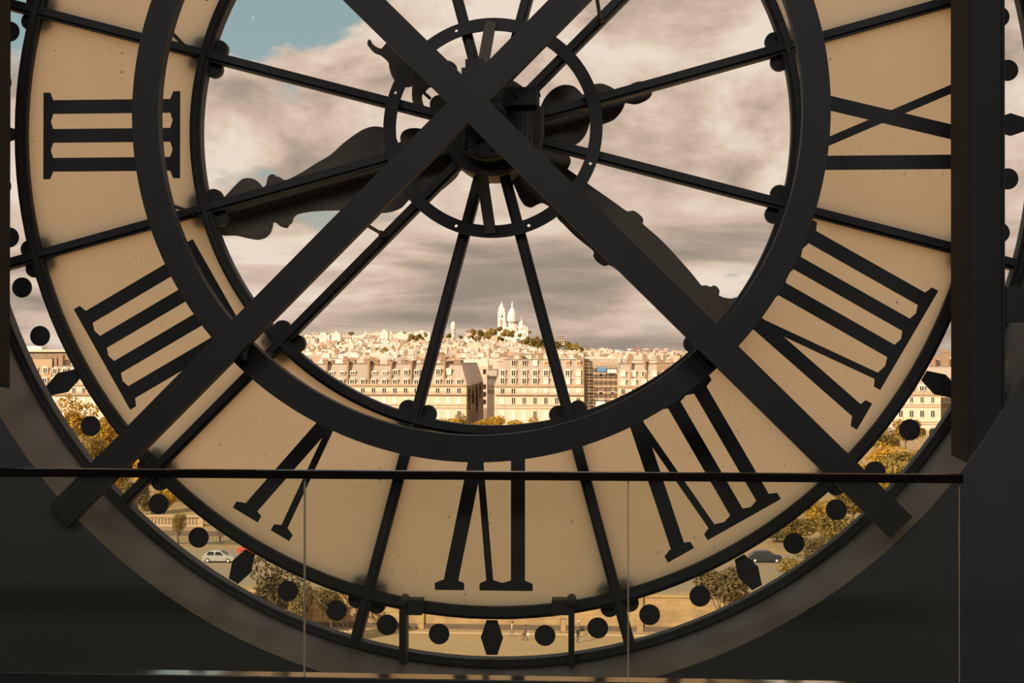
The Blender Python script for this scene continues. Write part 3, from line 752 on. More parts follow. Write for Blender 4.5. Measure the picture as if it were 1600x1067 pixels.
for i in range(8):
    x = W_*i/7; MB().tube((x, 0, 0), (x, 0, P(800, 563, 481).z-GZ), 0.07, n=5).build('pole', POLE, scaf)
def cloth(px0, px1, py0, py1, m, name, lab, Y=480.8):
    a, b = P(px0, py1, Y), P(px1, py0, Y); mb = MB(); nx = 8
    vs = []
    for j in range(5):
        for i in range(nx+1):
            vs.append(((b.x-a.x)*i/nx, 0.12*math.sin(i*1.9+j), (b.z-a.z)*j/4+0.08*math.sin(i*2.3)))
    mb.add(vs, [(j*(nx+1)+i, j*(nx+1)+i+1, (j+1)*(nx+1)+i+1, (j+1)*(nx+1)+i) for j in range(4) for i in range(nx)])
    o = mb.build(name, m, None, True, a); md = o.modifiers.new('t', 'SOLIDIFY'); md.thickness = 0.05
    tag(o, lab, 'tarpaulin')
cloth(933.5, 948, 573.5, 581.5, simple('blue_tarp', (0.12, 0.26, 0.42, 1), 0.6), 'tarpaulin', 'blue tarpaulin hung high on the scaffolding')
cloth(949, 964, 577, 583, BLIND, 'tarpaulin', 'white sheet hung beside the blue tarpaulin on the scaffolding')
cloth(931, 946, 627, 641, BLIND, 'tarpaulin', 'large white sheet low on the scaffolding near the dark ring')
# side street
townhouse('sunlit narrow house closing the view of the side street', 761, 776, 588, 577, [765, 771], [(597, 'w', 5, 8), (612, 'd', 5, 8)], Y=548, depth=10, slope=2, strings=(604,), chims=((766, 571, 4),))
# --- ground, hill -----------------------------------------------------------------
SAND = simple('sandy_ground', (0.44, 0.29, 0.125, 1), 0.95, 0, 0.22, 0.12)
PAVE = simple('quay_paving', (0.47, 0.32, 0.15, 1), 0.95, 0, 0.18, 0.2)
ROADM = simple('road_surface', (0.36, 0.27, 0.16, 1), 0.9, 0, 0.12, 0.3)
LQ = -30.3
tag(MB().box(-220, 220, 14, 164, LQ-1, LQ).build('quay_ground', PAVE), kind='structure')  # lower quay; unseen near stretch added over the river to bounce light
tag(MB().box(-320, 320, 166, 520, GZ-1, GZ).build('garden_ground', SAND), kind='structure')
tag(MB().box(-220, 220, 168, 199, GZ, GZ+0.03).build('quay_road', ROADM), kind='structure')
def _stones(t):
    v = t.n('ShaderNodeTexCoord').outputs['Object']
    m = t.n('ShaderNodeMapping', {'Vector': v, 'Rotation': (PI/2, 0, 0)}).outputs[0]
    br = t.n('ShaderNodeTexBrick', {'Vector': m, 'Color1': (0.52, 0.35, 0.16, 1), 'Color2': (0.46, 0.30, 0.14, 1), 'Mortar': (0.34, 0.22, 0.11, 1), 'Scale': 1.0, 'Mortar Size': 0.02, 'Brick Width': 1.4, 'Row Height': 0.6})
    st = t.sstep(t.noise(v, 0.32, 6, 0.65), 0.46, 0.62)
    c = t.mix(t.math('MULTIPLY', st, 0.45), br.outputs[0], (0.20, 0.14, 0.08, 1))
    out(t, t.n('ShaderNodeBsdfPrincipled', {'Base Color': c, 'Roughness': 0.95}).outputs[0])
QW = mat('quay_wall_stone', _stones)
DARKB = simple('dark_stone', (0.16, 0.11, 0.07, 1), 0.95, 0, 0.4, 0.6)
qw = empty('quay_wall', (0, 164, LQ), 'ochre stone embankment wall behind the walkers on the lower quay', 'wall')
MB().box(-120, 80, 0, 2, 0, GZ-LQ).build('wall_face', QW, qw)
MB().box(-120, 80, -0.15, 0.0, 0, 0.55).build('dark_base', DARKB, qw)  # darker band along the foot of the wall
MB().box(-120, 80, -0.2, 2.1, GZ-LQ, GZ-LQ+0.35).build('coping', QW, qw)
kb = MB().box(-120, 80, 0, 0.3, 0, 0.14).build('quay_kerb', simple('kerb_stone', (0.56, 0.42, 0.25, 1), 0.9), None, False, (0, 161.2, LQ)); tag(kb, 'long pale stone kerb on the lower quay behind the walkers', 'kerb')
for px in (658, 1000, 1180): 
    x = P(px, 950, 164).x; MB().box(x-0.35, x+0.35, -0.25, 0, 0, GZ-LQ).build('pilaster', QW, qw)
SKYL = [(20, 547), (440, 524), (470, 521), (520, 521), (560, 523), (590, 519), (625, 519), (660, 520), (700, 520), (740, 523), (770, 525), (800, 529), (850, 533), (880, 537), (915, 545), (930, 546), (960, 547), (1000, 551), (1040, 550), (1100, 549), (1500, 552)]
def skyline(px):
    for (a, ya), (b, yb) in zip(SKYL, SKYL[1:]):
        if px <= b: return ya+(yb-ya)*max(0, px-a)/(b-a)
    return SKYL[-1][1]
def roof_py(px, d):
    t = max(0, min(1, (d-560)/(3150-560)))
    top = skyline(px)
    near = 566
    return near+(top-near)*t**0.62
def ground_z(px, d): return P(px, roof_py(px, d), d).z-15
mb = MB(); dl = [545, 620, 720, 850, 1000, 1200, 1450, 1750, 2100, 2500, 2900, 3150, 3500]; pl = list(range(380, 1181, 20))
vs = []
for d in dl:
    for px in pl:
        p = P(px, 546, d); vs.append((p.x, d, GZ if d < 600 else ground_z(px, d)-2))
n_ = len(pl)
mb.add(vs, [(j*n_+i, j*n_+i+1, (j+1)*n_+i+1, (j+1)*n_+i) for j in range(len(dl)-1) for i in range(n_-1)])
HILLG = simple('hill_ground', (0.36, 0.25, 0.15, 1), 0.95, 0, 0.3, 0.01)
tag(mb.build('hillside_ground', HILLG), kind='structure')

def _hw(t):
    c = t.n('ShaderNodeObjectInfo').outputs['Color']
    v = t.n('ShaderNodeTexCoord').outputs['Object']
    c = t.mix(t.math('MULTIPLY', t.noise(v, 0.4, 3, 0.6), 0.25), c, (0.5, 0.38, 0.27, 1))
    out(t, t.n('ShaderNodeBsdfPrincipled', {'Base Color': c, 'Roughness': 0.9}).outputs[0])
HWALL = mat('hill_house_wall', _hw)
RCOL = {'grey': (0.47, 0.39, 0.31), 'pale': (0.66, 0.57, 0.47), 'rust': (0.50, 0.30, 0.19), 'brown': (0.36, 0.27, 0.19)}
HROOFS = {k: simple('hill_roof_'+k, (*c, 1), 0.9, 0, 0.12, 0.3) for k, c in RCOL.items()}
WCOL = {'white': (0.86, 0.79, 0.69), 'cream': (0.78, 0.66, 0.52), 'beige': (0.70, 0.55, 0.41), 'pinkish': (0.70, 0.50, 0.37), 'tan': (0.58, 0.43, 0.30)}
def hill_proto(rng, style):
    mb = MB(); w = rng.uniform(9, 17); dp = rng.uniform(9, 14); h = 15.0
    mb.box(-w/2, w/2, 0, dp, -14, h if style == 'flat' else h-2.5, 0)
    if style == 'flat':
        mb.box(-w/2, w/2, 0, dp, h, h+0.4, 1); mb.box(-w/2+1, -w/2+3.4, 2, 5, h+0.4, h+2.2, 0)
    elif style == 'gable':
        mb.add([(-w/2-0.3, -0.3, h-2.5), (w/2+0.3, -0.3, h-2.5), (w/2+0.3, dp, h-2.5), (-w/2-0.3, dp, h-2.5), (-w/2-0.3, dp/2, h+0.8), (w/2+0.3, dp/2, h+0.8)],
               [(0, 1, 5, 4), (2, 3, 4, 5), (0, 4, 3), (1, 2, 5), (0, 3, 2, 1)], 1)
    elif style == 'end':
        mb.add([(-w/2, -0.2, h-2.5), (w/2, -0.2, h-2.5), (w/2, dp, h-2.5), (-w/2, dp, h-2.5), (0, -0.2, h+1), (0, dp, h+1)],
               [(0, 1, 4), (2, 3, 5), (1, 2, 5, 4), (3, 0, 4, 5), (0, 3, 2, 1)], 1)
        mb.add([(-w/2, -0.25, h-2.5), (w/2, -0.25, h-2.5), (0, -0.25, h+0.9)], [(0, 1, 2)], 0)
    else:
        q = 1.6; mb.hexa([(-w/2, 0, h-3), (w/2, 0, h-3), (w/2, dp, h-3), (-w/2, dp, h-3), (-w/2+0.4, q, h+0.3), (w/2-0.4, q, h+0.3), (w/2-0.4, dp-q, h+0.3), (-w/2+0.4, dp-q, h+0.3)], 1)
    for i in range(rng.randint(1, 3)):
        x = rng.uniform(-w/2+0.8, w/2-0.8); y = rng.uniform(3, dp-2); mb.box(x-0.9, x+0.9, y-0.4, y+0.4, h-2, h+rng.uniform(1.6, 3), 0 if rng.random() < 0.5 else 3)
    nx = int(w/2.6)
    for r in range(5):
        for i in range(nx):
            if rng.random() < 0.3: continue
            x = -w/2+(i+0.5)*w/nx; z = h-4.6-r*3.0; mb.box(x-0.6, x+0.6, -0.06, 0.1, z-0.95, z+0.95, 2)
    return mb
rng = random.Random(11)
STY = ('flat', 'gable', 'end', 'mansard')
PROT = {s_: [hill_proto(rng, s_) for _ in range(4)] for s_ in STY}
PMESH = {}
def pmesh(s_, k, rc):
    if (s_, k, rc) not in PMESH: PMESH[(s_, k, rc)] = PROT[s_][k].mesh('hill_house', [HWALL, HROOFS[rc], DARKW, CHIM])
    return PMESH[(s_, k, rc)]
ZONES = [(0, 'beyond the left rim glass'), (400, 'beside the lower left spoke boss'), (520, 'above the terrace left of the left spoke'), (640, 'behind the left spoke'), (700, 'above the side street'),
         (772, 'above the tall cream house'), (860, 'behind the right spoke'), (913, 'above the scaffolded house'), (966, 'above the right end of the terrace'), (1300, 'beyond the right rim glass')]
desc = {'flat': 'flat-topped block', 'gable': 'house', 'end': 'gable-fronted house', 'mansard': 'mansard house'}
spots = []
def try_spot(d, px):
    x = P(px, 546, d).x
    for d2, _, x2 in spots[-160:]:
        if abs(d-d2) < 17 and abs(x-x2) < 17: return
    if d > 2450 and 690 < px < 905 and rng.random() < 0.8: return
    if d > 1500 and 822 < px < 915 and rng.random() < 0.75: return
    spots.append((d, px, x))
d = 585
while d < 3150:
    px = 445+rng.uniform(0, 15)
    while px < 1092:
        try_spot(d*rng.uniform(0.988, 1.012), px); px += max(7.0, rng.uniform(16.5, 21)*FPX/d)
    d *= 1.052
for i in range(14): try_spot(rng.uniform(640, 1500), 20+i*9)
for i in range(6): try_spot(rng.uniform(660, 1300), 1440+i*11)
spots.sort()
rest = MB(); cnt = {}
for i, (d, px, x) in enumerate(spots):
    s_ = rng.choices(STY, (5, 4, 2, 4))[0]; k = rng.randrange(4); sc_ = rng.uniform(0.9, 1.1) if d < 1500 else rng.uniform(0.9, 1.35)
    z = P(px, roof_py(px, d)+rng.gauss(0, 1.6), d).z-15*sc_; rz = rng.uniform(-0.12, 0.18)
    if i < 298:
        wc = rng.choices(list(WCOL), (4, 4, 3, 2, 2))[0]; rc = rng.choices(list(RCOL), (4, 4, 1.3, 2))[0]
        o = link('hill_house', pmesh(s_, k, rc)); o.location = (x, d, z); o.rotation_euler.z = rz; o.scale = (sc_,)*3; o.color = (*WCOL[wc], 1)
        zone = [n for a, n in ZONES if px >= a][-1]
        far = 'near' if d < 680 else ('nearer' if d < 850 else ('mid-distance' if d < 1050 else 'farther'))
        lab = '%s %s %s with %s roof %s' % (far, wc, desc[s_], rc, zone)
        cnt[lab] = cnt.get(lab, 0)+1
        tag(o, lab, 'building', 'roofs and houses '+zone)
    else:
        mi = (i*5) % 6*4
        c, sn = math.cos(rz)*sc_, math.sin(rz)*sc_
        src = PROT[s_][k]
        rest.add([(x+vx*c-vy*sn, d+vx*sn+vy*c, z+vz*sc_) for vx, vy, vz in src.v], src.f, 0)
        for j in range(len(src.f)): rest.m[len(rest.m)-len(src.f)+j] = mi+src.m[j]
tones = [(0.80, 0.68, 0.54), (0.66, 0.50, 0.36), (0.86, 0.79, 0.69), (0.72, 0.56, 0.42), (0.60, 0.43, 0.30), (0.78, 0.70, 0.60)]
rtones = [(0.60, 0.50, 0.40), (0.48, 0.32, 0.21), (0.45, 0.36, 0.27), (0.70, 0.60, 0.49), (0.40, 0.30, 0.21), (0.52, 0.43, 0.35)]
ml = []
for i in range(6): ml += [simple('far_wall', (*tones[i], 1), 0.9), simple('far_roof', (*rtones[i], 1), 0.9), DARKW, CHIM]
tag(rest.build('far_houses', ml), 'dense mass of far pale houses climbing the hill below the basilica', 'buildings', kind='stuff')

# --- trees -------------------------------------------------------------------------
def leafmat(name, c1, c2):
    def b(t):
        r = t.n('ShaderNodeObjectInfo').outputs['Random']; v = t.n('ShaderNodeTexCoord').outputs['Object']
        f = t.math('ADD', t.math('MULTIPLY', t.noise(v, 1.1, 4, 0.7), 0.75), t.math('MULTIPLY', r, 0.3))
        c = t.ramp(f, [(0.3, c1), (0.7, c2)])
        df = t.n('ShaderNodeBsdfDiffuse', {'Color': c}); tr = t.n('ShaderNodeBsdfTranslucent', {'Color': c})
        out(t, t.n('ShaderNodeMixShader', {0: 0.25, 1: df.outputs[0], 2: tr.outputs[0]}).outputs[0])
    return mat(name, b)
GOLD = leafmat('golden_leaves', (0.22, 0.13, 0.015), (0.72, 0.44, 0.06))
OLIVE = leafmat('olive_leaves', (0.16, 0.11, 0.025), (0.46, 0.32, 0.09))
DUSK = leafmat('dusky_leaves', (0.10, 0.075, 0.035), (0.30, 0.22, 0.09))
BARK = simple('bark', (0.12, 0.085, 0.055, 1), 0.95, 0, 0.3, 1.5)
def leaves_mesh(name, m, R, H, nl, size, seed, clumps=9):
    """crown of single leaf cards gathered in clumps; unit crown radius R, height H, base at z=0"""
    r = random.Random(seed); mb = MB(); cl = []
    for i in range(clumps):
        a = r.uniform(0, 2*PI); q = R*0.62*math.sqrt(r.random()); z = H*r.uniform(0.25, 0.78)
        cl.append((q*math.cos(a), q*math.sin(a), z, R*r.uniform(0.34, 0.55)))
    for i in range(nl):
        cx, cy, cz, cr = r.choice(cl)
        v = Vector((r.gauss(0, 1), r.gauss(0, 1), r.gauss(0, 1))).normalized()*cr*(0.55+0.5*r.random()**0.5)
        p = Vector((cx+v.x, cy+v.y, max(0.05*H, cz+v.z*0.85)))
        nrm = (v.normalized()*0.8+Vector((r.uniform(-1, 1), r.uniform(-1, 1), r.uniform(-0.4, 1)))).normalized()
        t1 = nrm.orthogonal().normalized(); t2 = nrm.cross(t1); a = r.uniform(0, PI); u = t1*math.cos(a)+t2*math.sin(a); w_ = nrm.cross(u); s_ = size*r.uniform(0.6, 1.3)
        mb.add([p-u*s_*0.5, p+w_*s_*0.32, p+u*s_*0.6, p-w_*s_*0.32], [(0, 1, 2, 3)])
    return mb.mesh(name, m)
def trunk_mesh(H, r0, seed, bare=0.45, R=3):
    r = random.Random(seed); mb = MB(); mb.tube((0, 0, 0), (0.05*H*r.uniform(-1, 1), 0, H*bare), r0, r0*0.75, 7)
    top = Vector(mb.v[7]); 
    for i in range(6):
        a = i*2*PI/6+r.uniform(-0.3, 0.3); q = R*r.uniform(0.35, 0.7)
        p = Vector((q*math.cos(a), q*math.sin(a), H*r.uniform(0.6, 0.9))); mid = Vector((p.x*0.4, p.y*0.4, H*(bare+0.14)))
        mb.tube((0, 0, H*bare*0.95), mid, r0*0.5, r0*0.33, 5); mb.tube(mid, p, r0*0.33, r0*0.1, 5)
    return mb.mesh('trunk', BARK)
TP = {}
def tree(px, base_py_or_none, top_py, wpx, Y, kind, label, seed=0, group=None, base=None, bare=0.3, name='tree'):
    zb_ = GZ if base is None else base
    x = P(px, 600, Y).x; H = P(px, top_py, Y).z-zb_; R = wpx*sc(Y)/2
    m = {'g': GOLD, 'o': OLIVE, 'd': DUSK}[kind]; key = (kind, seed)
    if key not in TP:
        TP[key] = (leaves_mesh('foliage', m, 4.0, 8.0, 2600, 0.55, 100+seed, 11), trunk_mesh(8.0, 0.22, 200+seed, bare, 4.0))
    t = empty(name, (x, Y, zb_), label, 'tree', group)
    f = link('foliage', TP[key][0], t); tr = link('trunk', TP[key][1], t)
    f.scale = (R/4*1.0, R/4*1.0, H*(1-bare)/8*1.08); f.location = (0, 0, H*bare-0.3); f.rotation_euler.z = seed*1.3+px
    tr.scale = (max(0.6, H/8*0.8),)*2 + (H/8,)
    return t
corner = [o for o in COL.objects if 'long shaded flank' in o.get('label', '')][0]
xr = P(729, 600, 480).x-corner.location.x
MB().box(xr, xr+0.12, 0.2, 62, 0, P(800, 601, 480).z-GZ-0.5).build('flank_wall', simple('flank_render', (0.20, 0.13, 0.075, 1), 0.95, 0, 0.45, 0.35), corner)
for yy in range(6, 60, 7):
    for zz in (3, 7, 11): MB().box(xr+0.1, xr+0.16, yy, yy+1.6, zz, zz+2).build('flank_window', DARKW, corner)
IVYM = leafmat('ivy_leaves', (0.05, 0.035, 0.015), (0.16, 0.10, 0.04))
for i, (yy, zz, w_, h_) in enumerate(((8, 6, 7, 10), (20, 8, 8, 9), (34, 4, 9, 12), (48, 9, 8, 8))):
    me = leaves_mesh('ivy', IVYM, 4.0, 8.0, 500, 0.8, 500+i, 7)
    o = link('ivy', me, corner); xr = P(729, 600, 480).x-corner.location.x
    o.location = (xr+0.3, yy, zz); o.scale = (0.12, w_/8, h_/8)
# golden trees seen through the left rim
for i, (px, top, wd, Y, k) in enumerate(((64, 628, 66, 330, 'g'), (118, 619, 70, 345, 'g'), (165, 640, 74, 300, 'g'), (196, 664, 70, 262, 'g'), (140, 672, 60, 250, 'o'), (230, 690, 70, 250, 'g'), (214, 742, 46, 228, 'd'), (258, 758, 44, 232, 'g'))):
    tree(px, None, top, wd, Y, k, ['golden-leaved tree nearest the left edge of the rim glass below the pinkish house', 'tall golden tree in front of the low zinc roof through left rim glass',
         'golden tree behind the round minute dot low on the left rim', 'golden tree beside the lower end of the left diagonal beam', 'olive tree half hidden under the golden trees at left rim',
         'golden tree behind the left diagonal beam above the handrail', 'dusky tree just under the handrail at the left', 'yellow tree behind the balustrade at lower left rim'][i], i % 4)
for i, (px, top, wd, Y, k) in enumerate(((700, 650, 46, 440, 'g'), (722, 645, 34, 452, 'o'), (752, 651, 46, 436, 'g'), (775, 648, 36, 446, 'g'), (805, 653, 38, 440, 'g'), (832, 651, 30, 450, 'g'), (860, 655, 32, 445, 'g'), (672, 655, 30, 456, 'o'))):
    tree(px, None, top, wd, Y, k, ['golden tree top at the foot of the corner house left of the side street', 'olive tree top rising highest at the mouth of the side street left edge', 'golden tree top filling the mouth of the side street',
         'golden tree top at the right corner of the side street', 'orange-gold tree top left under the tall cream house', 'orange-gold tree top below the middle of the tall cream house', 'low golden tree top beside the right spoke boss', 'low olive tree top right of the left spoke boss'][i], i % 4)
for i, (px, top, wd, Y, k) in enumerate(((1416, 650, 48, 400, 'g'), (1378, 668, 60, 380, 'o'), (1440, 697, 60, 330, 'g'), (1395, 702, 70, 300, 'o'), (1350, 716, 66, 280, 'g'), (1450, 722, 60, 262, 'd'), (1410, 735, 60, 240, 'g'))):
    tree(px, None, top, wd, Y, k, ['round-topped golden tree before the arcaded house behind a minute dot', 'olive tree left of the round golden tree at right rim', 'golden tree low by the right end of the handrail', 'broad olive tree just above the handrail at right rim',
         'golden tree against the right diagonal beam', 'dusky tree at the far right just above the handrail', 'golden tree cut by the handrail at right rim'][i], i % 4)
for i, (px, top, wd, Y, k) in enumerate(((1335, 757, 84, 232, 'o'), (1290, 780, 78, 214, 'g'), (1250, 800, 70, 206, 'o'), (1310, 800, 76, 198, 'o'), (1275, 832, 62, 184, 'd'), (1215, 822, 60, 212, 'd'), (1236, 866, 60, 176, 'o'), (1180, 838, 50, 216, 'o'))):
    tree(px, None, top, wd, Y, k, ['olive tree just below the handrail on the right rim', 'golden tree behind the upper minute dot under the right beam', 'olive tree behind the middle minute dot on lower right rim', 'olive tree at the outer edge of the lower right rim',
         'dusky shrubby tree near the lower edge of right rim glass', 'dusky tree standing behind the dark parked car', 'olive young tree in front of the road right of the hexagon marker', 'olive tree left above the dark parked car'][i], i % 4)
tree(1128, None, 872, 92, 158.5, 'd', 'leafy tree with a bare trunk on the lower quay left of the hexagon marker', 2, base=LQ, bare=0.42)
tree(425, None, 868, 100, 158, 'd', 'dusky tree on the lower quay right of the left hexagon marker', 1, base=LQ, bare=0.2)
tree(520, None, 915, 60, 157.5, 'd', 'small dusky tree beside the pale thread on lower left rim', 3, base=LQ, bare=0.35)
tree(280, None, 797, 26, 201, 'o', 'thin young street tree left of the silver car', 0, bare=0.45)
tree(346, None, 812, 24, 204, 'o', 'thin young street tree behind the silver car', 3, bare=0.5)
for i, (px, top, wd, Y, k, lab) in enumerate(((1360, 742, 60, 250, 'g', 'golden tree tucked under the right diagonal beam below the handrail'), (1225, 790, 56, 236, 'g', 'golden tree peeping over the numeral ring at lower right'),
        (1330, 822, 50, 186, 'g', 'golden tree right of the lowest olive tree on lower right rim'), (1262, 778, 60, 244, 'o', 'olive tree behind the golden tree under the right beam'), (1150, 850, 50, 220, 'd', 'dusky tree left of the right hexagon marker beside the ring'),
        (1380, 690, 70, 340, 'g', 'golden tree behind the broad olive tree at right rim'), (1480, 700, 50, 300, 'o', 'olive tree against the right post just above the handrail'), (185, 700, 70, 236, 'g', 'golden tree low against the left diagonal beam'),
        (105, 660, 60, 300, 'o', 'olive tree between the two tall golden trees at left rim'), (238, 772, 40, 240, 'o', 'olive bush behind the first minute dot under the handrail'), (468, 893, 44, 152, 'd', 'dusky tree left of the glass joint on lower left rim'))):
    tree(px, None, top, wd, Y, k, lab, i % 4, base=LQ if Y < 160 else None, bare=0.2)
for i, (px, top, wd, Y, k, lab) in enumerate(((1168, 832, 56, 232, 'o', 'olive tree above the right hexagon marker against the ring'), (1205, 806, 60, 240, 'g', 'golden tree above the roof of the dark parked car'), (1300, 830, 56, 190, 'o', 'olive tree low at the outer edge of the lower right rim'), (1400, 712, 60, 270, 'o', 'olive tree in the midst of the trees at right rim'))):
    tree(px, None, top, wd, Y, k, lab, i % 4, bare=0.15)
# hill greenery
blob = [leaves_mesh('hill_tree', OLIVE, 4.0, 8.0, 420, 1.7, 300+i, 6) for i in range(3)]
def hill_tree(px, py, wpx, d, lab, grp=None):
    lo, hi = 900.0, d
    if roof_py(px, hi) < py+0.30*wpx:                     # stand it where the slope passes under the crown
        for _ in range(40):
            m_ = (lo+hi)/2
            if roof_py(px, m_) > py+0.30*wpx: lo = m_
            else: hi = m_
        d = hi
    p = P(px, py, d); s_ = wpx*sc(d)/8
    o = link('hill_tree', blob[int(px) % 3], None, (p.x, d, p.z-8*s_*0.55)); o.scale = (s_, s_, s_*1.0); o.rotation_euler.z = px
    tag(o, lab, 'tree', grp)
for px, py, wd, d in ((771, 516, 16, 2900), (780, 512, 12, 2950), (790, 519, 16, 2890), (800, 522, 14, 2860), (764, 524, 16, 2850), (783, 528, 14, 2800), (752, 521, 14, 2850), (740, 519, 14, 2850), (735, 526, 12, 2800), (745, 528, 14, 2800), (812, 524, 8, 2900)):
    hill_tree(px, py, wd, d, 'olive tree on the wooded slope below the bell tower', 'trees below the basilica')
for px, py, wd, d in ((820, 531, 16, 2800), (830, 536, 18, 2780), (842, 538, 20, 2750), (854, 538, 16, 2780), (870, 536, 14, 2800), (880, 534, 18, 2820), (892, 539, 18, 2780), (902, 542, 16, 2760), (910, 546, 12, 2700), (868, 543, 16, 2700), (828, 518, 7, 3150), (838, 527, 8, 2950)):
    hill_tree(px, py, wd, d, 'olive tree on the wooded slope right of the basilica', 'trees right of the basilica')
for px, py, wd, d in ((632, 524, 14, 2500), (645, 525, 16, 2480), (655, 526, 14, 2500), (665, 523, 10, 2550), (640, 532, 8, 2300), (700, 524, 10, 2850), (720, 525, 8, 2850), (690, 526, 10, 2800)):
    hill_tree(px, py, wd, d, 'olive tree on the hill crest left of the water tower', 'trees left of the water tower')
for px, py, wd, d in ((549, 520, 10, 2700), (531, 536, 10, 1700), (533, 545, 8, 1680), (589, 547, 10, 1300), (604, 547, 14, 1300), (1045, 556, 10, 1500), (1060, 556, 12, 1400)):
    hill_tree(px, py, wd, d, 'lone olive tree among the far roofs', 'lone trees among the roofs')

# --- basilica ------------------------------------------------------------------------
BY = 3000; bs = sc(BY)
BWHITE = simple('white_travertine', (0.86, 0.76, 0.66, 1), 0.9, 0, 0.05, 0.05)
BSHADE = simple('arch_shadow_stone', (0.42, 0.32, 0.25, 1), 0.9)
bb = P(803, 528, BY)
bas = empty('basilica', (bb.x, BY, bb.z-4), 'white domed basilica with tall bell tower on top of the hill', 'church')
def bxy(px, py): q = P(px, py, BY); return q.x-bas.location.x, q.z-bas.location.z
def dome_prof(r, z0, z1, n=9):
    return [(r*(math.cos(PI/2*(i/n))**0.62 if i < n else 0.02)*(1-0.10*(i/n)), z0+(z1-z0)*(i/n)**0.92) for i in range(n+1)]
def domed(pxc, wpx, base_py, drum_top, dome_top, lantern_top, name, yoff=0, n=24):
    x, zb0 = bxy(pxc, base_py); _, zd = bxy(pxc, drum_top); _, zt0 = bxy(pxc, dome_top); _, zl = bxy(pxc, lantern_top)
    r = wpx*bs/2; mb = MB().lathe([(r, zb0), (r, zd), (r*1.06, zd), (r*1.06, zd+0.6), (r, zd+0.6)], (x, yoff, 0), n)
    dr = mb.build(name+'_drum', BWHITE, bas, False)
    mb = MB().lathe(dome_prof(r*0.99, zd+0.5, zt0), (x, yoff, 0), n)
    dm = mb.build(name, BWHITE, bas, True)
    rl = max(0.6, r*0.17)
    MB().lathe([(rl, zt0-1.5), (rl, zt0+(zl-zt0)*0.35), (rl*1.2, zt0+(zl-zt0)*0.36), (0.05, zl)], (x, yoff, 0), 10).build('lantern', BWHITE, dm)
    return x, r, zb0, zd, dr
x, r, z0, zd, dr = domed(799.5, 16, 512, 496, 479.5, 469.5, 'main_dome', 18, 28)
for i in range(13):
    a = PI+PI*(i+0.5)/13; p0 = (x+r*1.0*math.cos(a), 18+r*1.0*math.sin(a))
    MB().bar((p0[0], p0[1], zd-13.0), (p0[0], p0[1], zd-7.5), 1.0, 0.8, up=(math.cos(a), math.sin(a), 0)).build('drum_window', DARKW, dr)
domed(814.6, 7.6, 514, 506, 500.5, 494, 'small_dome', 6); domed(788.8, 6, 516, 508, 502.5, 497, 'small_dome', 8)
domed(806, 6, 516, 508, 503, 498, 'small_dome', 34); 
# bell tower
def pbox(px0, px1, py0, py1, y0, y1, name, m=BWHITE, par=None):
    a, zb_ = bxy(px0, py1); b, zt_ = bxy(px1, py0)
    return MB().box(a, b, y0, y1, zb_, zt_).build(name, m, par or bas)
tw = pbox(775.4, 787, 487.5, 528, 40, 56, 'bell_tower')
pbox(774.8, 787.6, 486.6, 488, 39.2, 56.8, 'tower_cornice', BWHITE, tw); pbox(776.4, 786, 479.8, 487, 41, 55, 'belfry', BWHITE, tw)
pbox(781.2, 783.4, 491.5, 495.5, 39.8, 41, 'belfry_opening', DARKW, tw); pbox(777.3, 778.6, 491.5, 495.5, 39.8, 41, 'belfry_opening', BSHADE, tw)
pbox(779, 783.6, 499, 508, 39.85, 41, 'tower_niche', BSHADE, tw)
x, z0 = bxy(781.2, 480.5); _, z1 = bxy(781.2, 476.5); _, z2 = bxy(781.2, 474); _, z3 = bxy(781.2, 469.5)
MB().lathe([(4.6*bs*1.0, z0), (4.2*bs, z0+1.5), (3.3*bs, z1), (1.5*bs, z2), (0.9*bs, z2+1.5), (0.1, z3)], (x, 48, 0), 12).build('tower_roof', BWHITE, tw)
# body
pbox(788, 822, 511, 534, 4, 60, 'nave'); pbox(804, 825, 518, 534, -4, 30, 'side_chapel'); pbox(776, 800, 519, 534, 20, 66, 'apse_block')
nv = bxy(813, 512)
a, z0 = bxy(806, 512); b, _ = bxy(821, 512); c, z1 = bxy(813.5, 505.5)
MB().plate([[(a, z0), (b, z0), (c, z1)]], 2, 30).build('gable', BWHITE, bas)
for pxx in (809.5, 813.5, 817.5, 821.5):
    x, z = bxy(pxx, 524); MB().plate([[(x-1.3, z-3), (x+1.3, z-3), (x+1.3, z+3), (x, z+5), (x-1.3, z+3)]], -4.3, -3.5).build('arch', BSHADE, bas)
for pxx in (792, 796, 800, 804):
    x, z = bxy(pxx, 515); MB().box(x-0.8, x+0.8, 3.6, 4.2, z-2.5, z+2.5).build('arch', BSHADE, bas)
for pxx, ty in ((803.5, 509), (824.3, 513), (820.5, 510)):
    x, z0 = bxy(pxx, 520); _, z1 = bxy(pxx, ty); MB().lathe([(1.5, z0), (1.5, z1), (1.9, z1), (0.05, z1+4.5)], (x, -3, 0), 8).build('pinnacle', BWHITE, bas)
# water tower
wt = P(708.5, 530, 2900); t = empty('water_tower', wt, 'round white water tower with a small dome left of the basilica', 'tower'); s_ = sc(2900)
MB().lathe([(2.8*s_, 0), (2.8*s_, 14*s_), (4.4*s_, 15.5*s_), (4.5*s_, 23*s_), (4.1*s_, 23.2*s_)], (0, 0, 0), 20).build('shaft', BWHITE, t)
MB().lathe([(4.0*s_, 23*s_), (3.5*s_, 25.5*s_), (2.2*s_, 27*s_), (0.5*s_, 28*s_), (0.05, 29*s_)], (0, 0, 0), 20).build('dome', BWHITE, t, True)
MB().lathe([(3.4*s_, 9*s_), (3.4*s_, 10*s_), (2.8*s_, 10*s_)], (0, 0, 0), 20).build('collar', BSHADE, t)
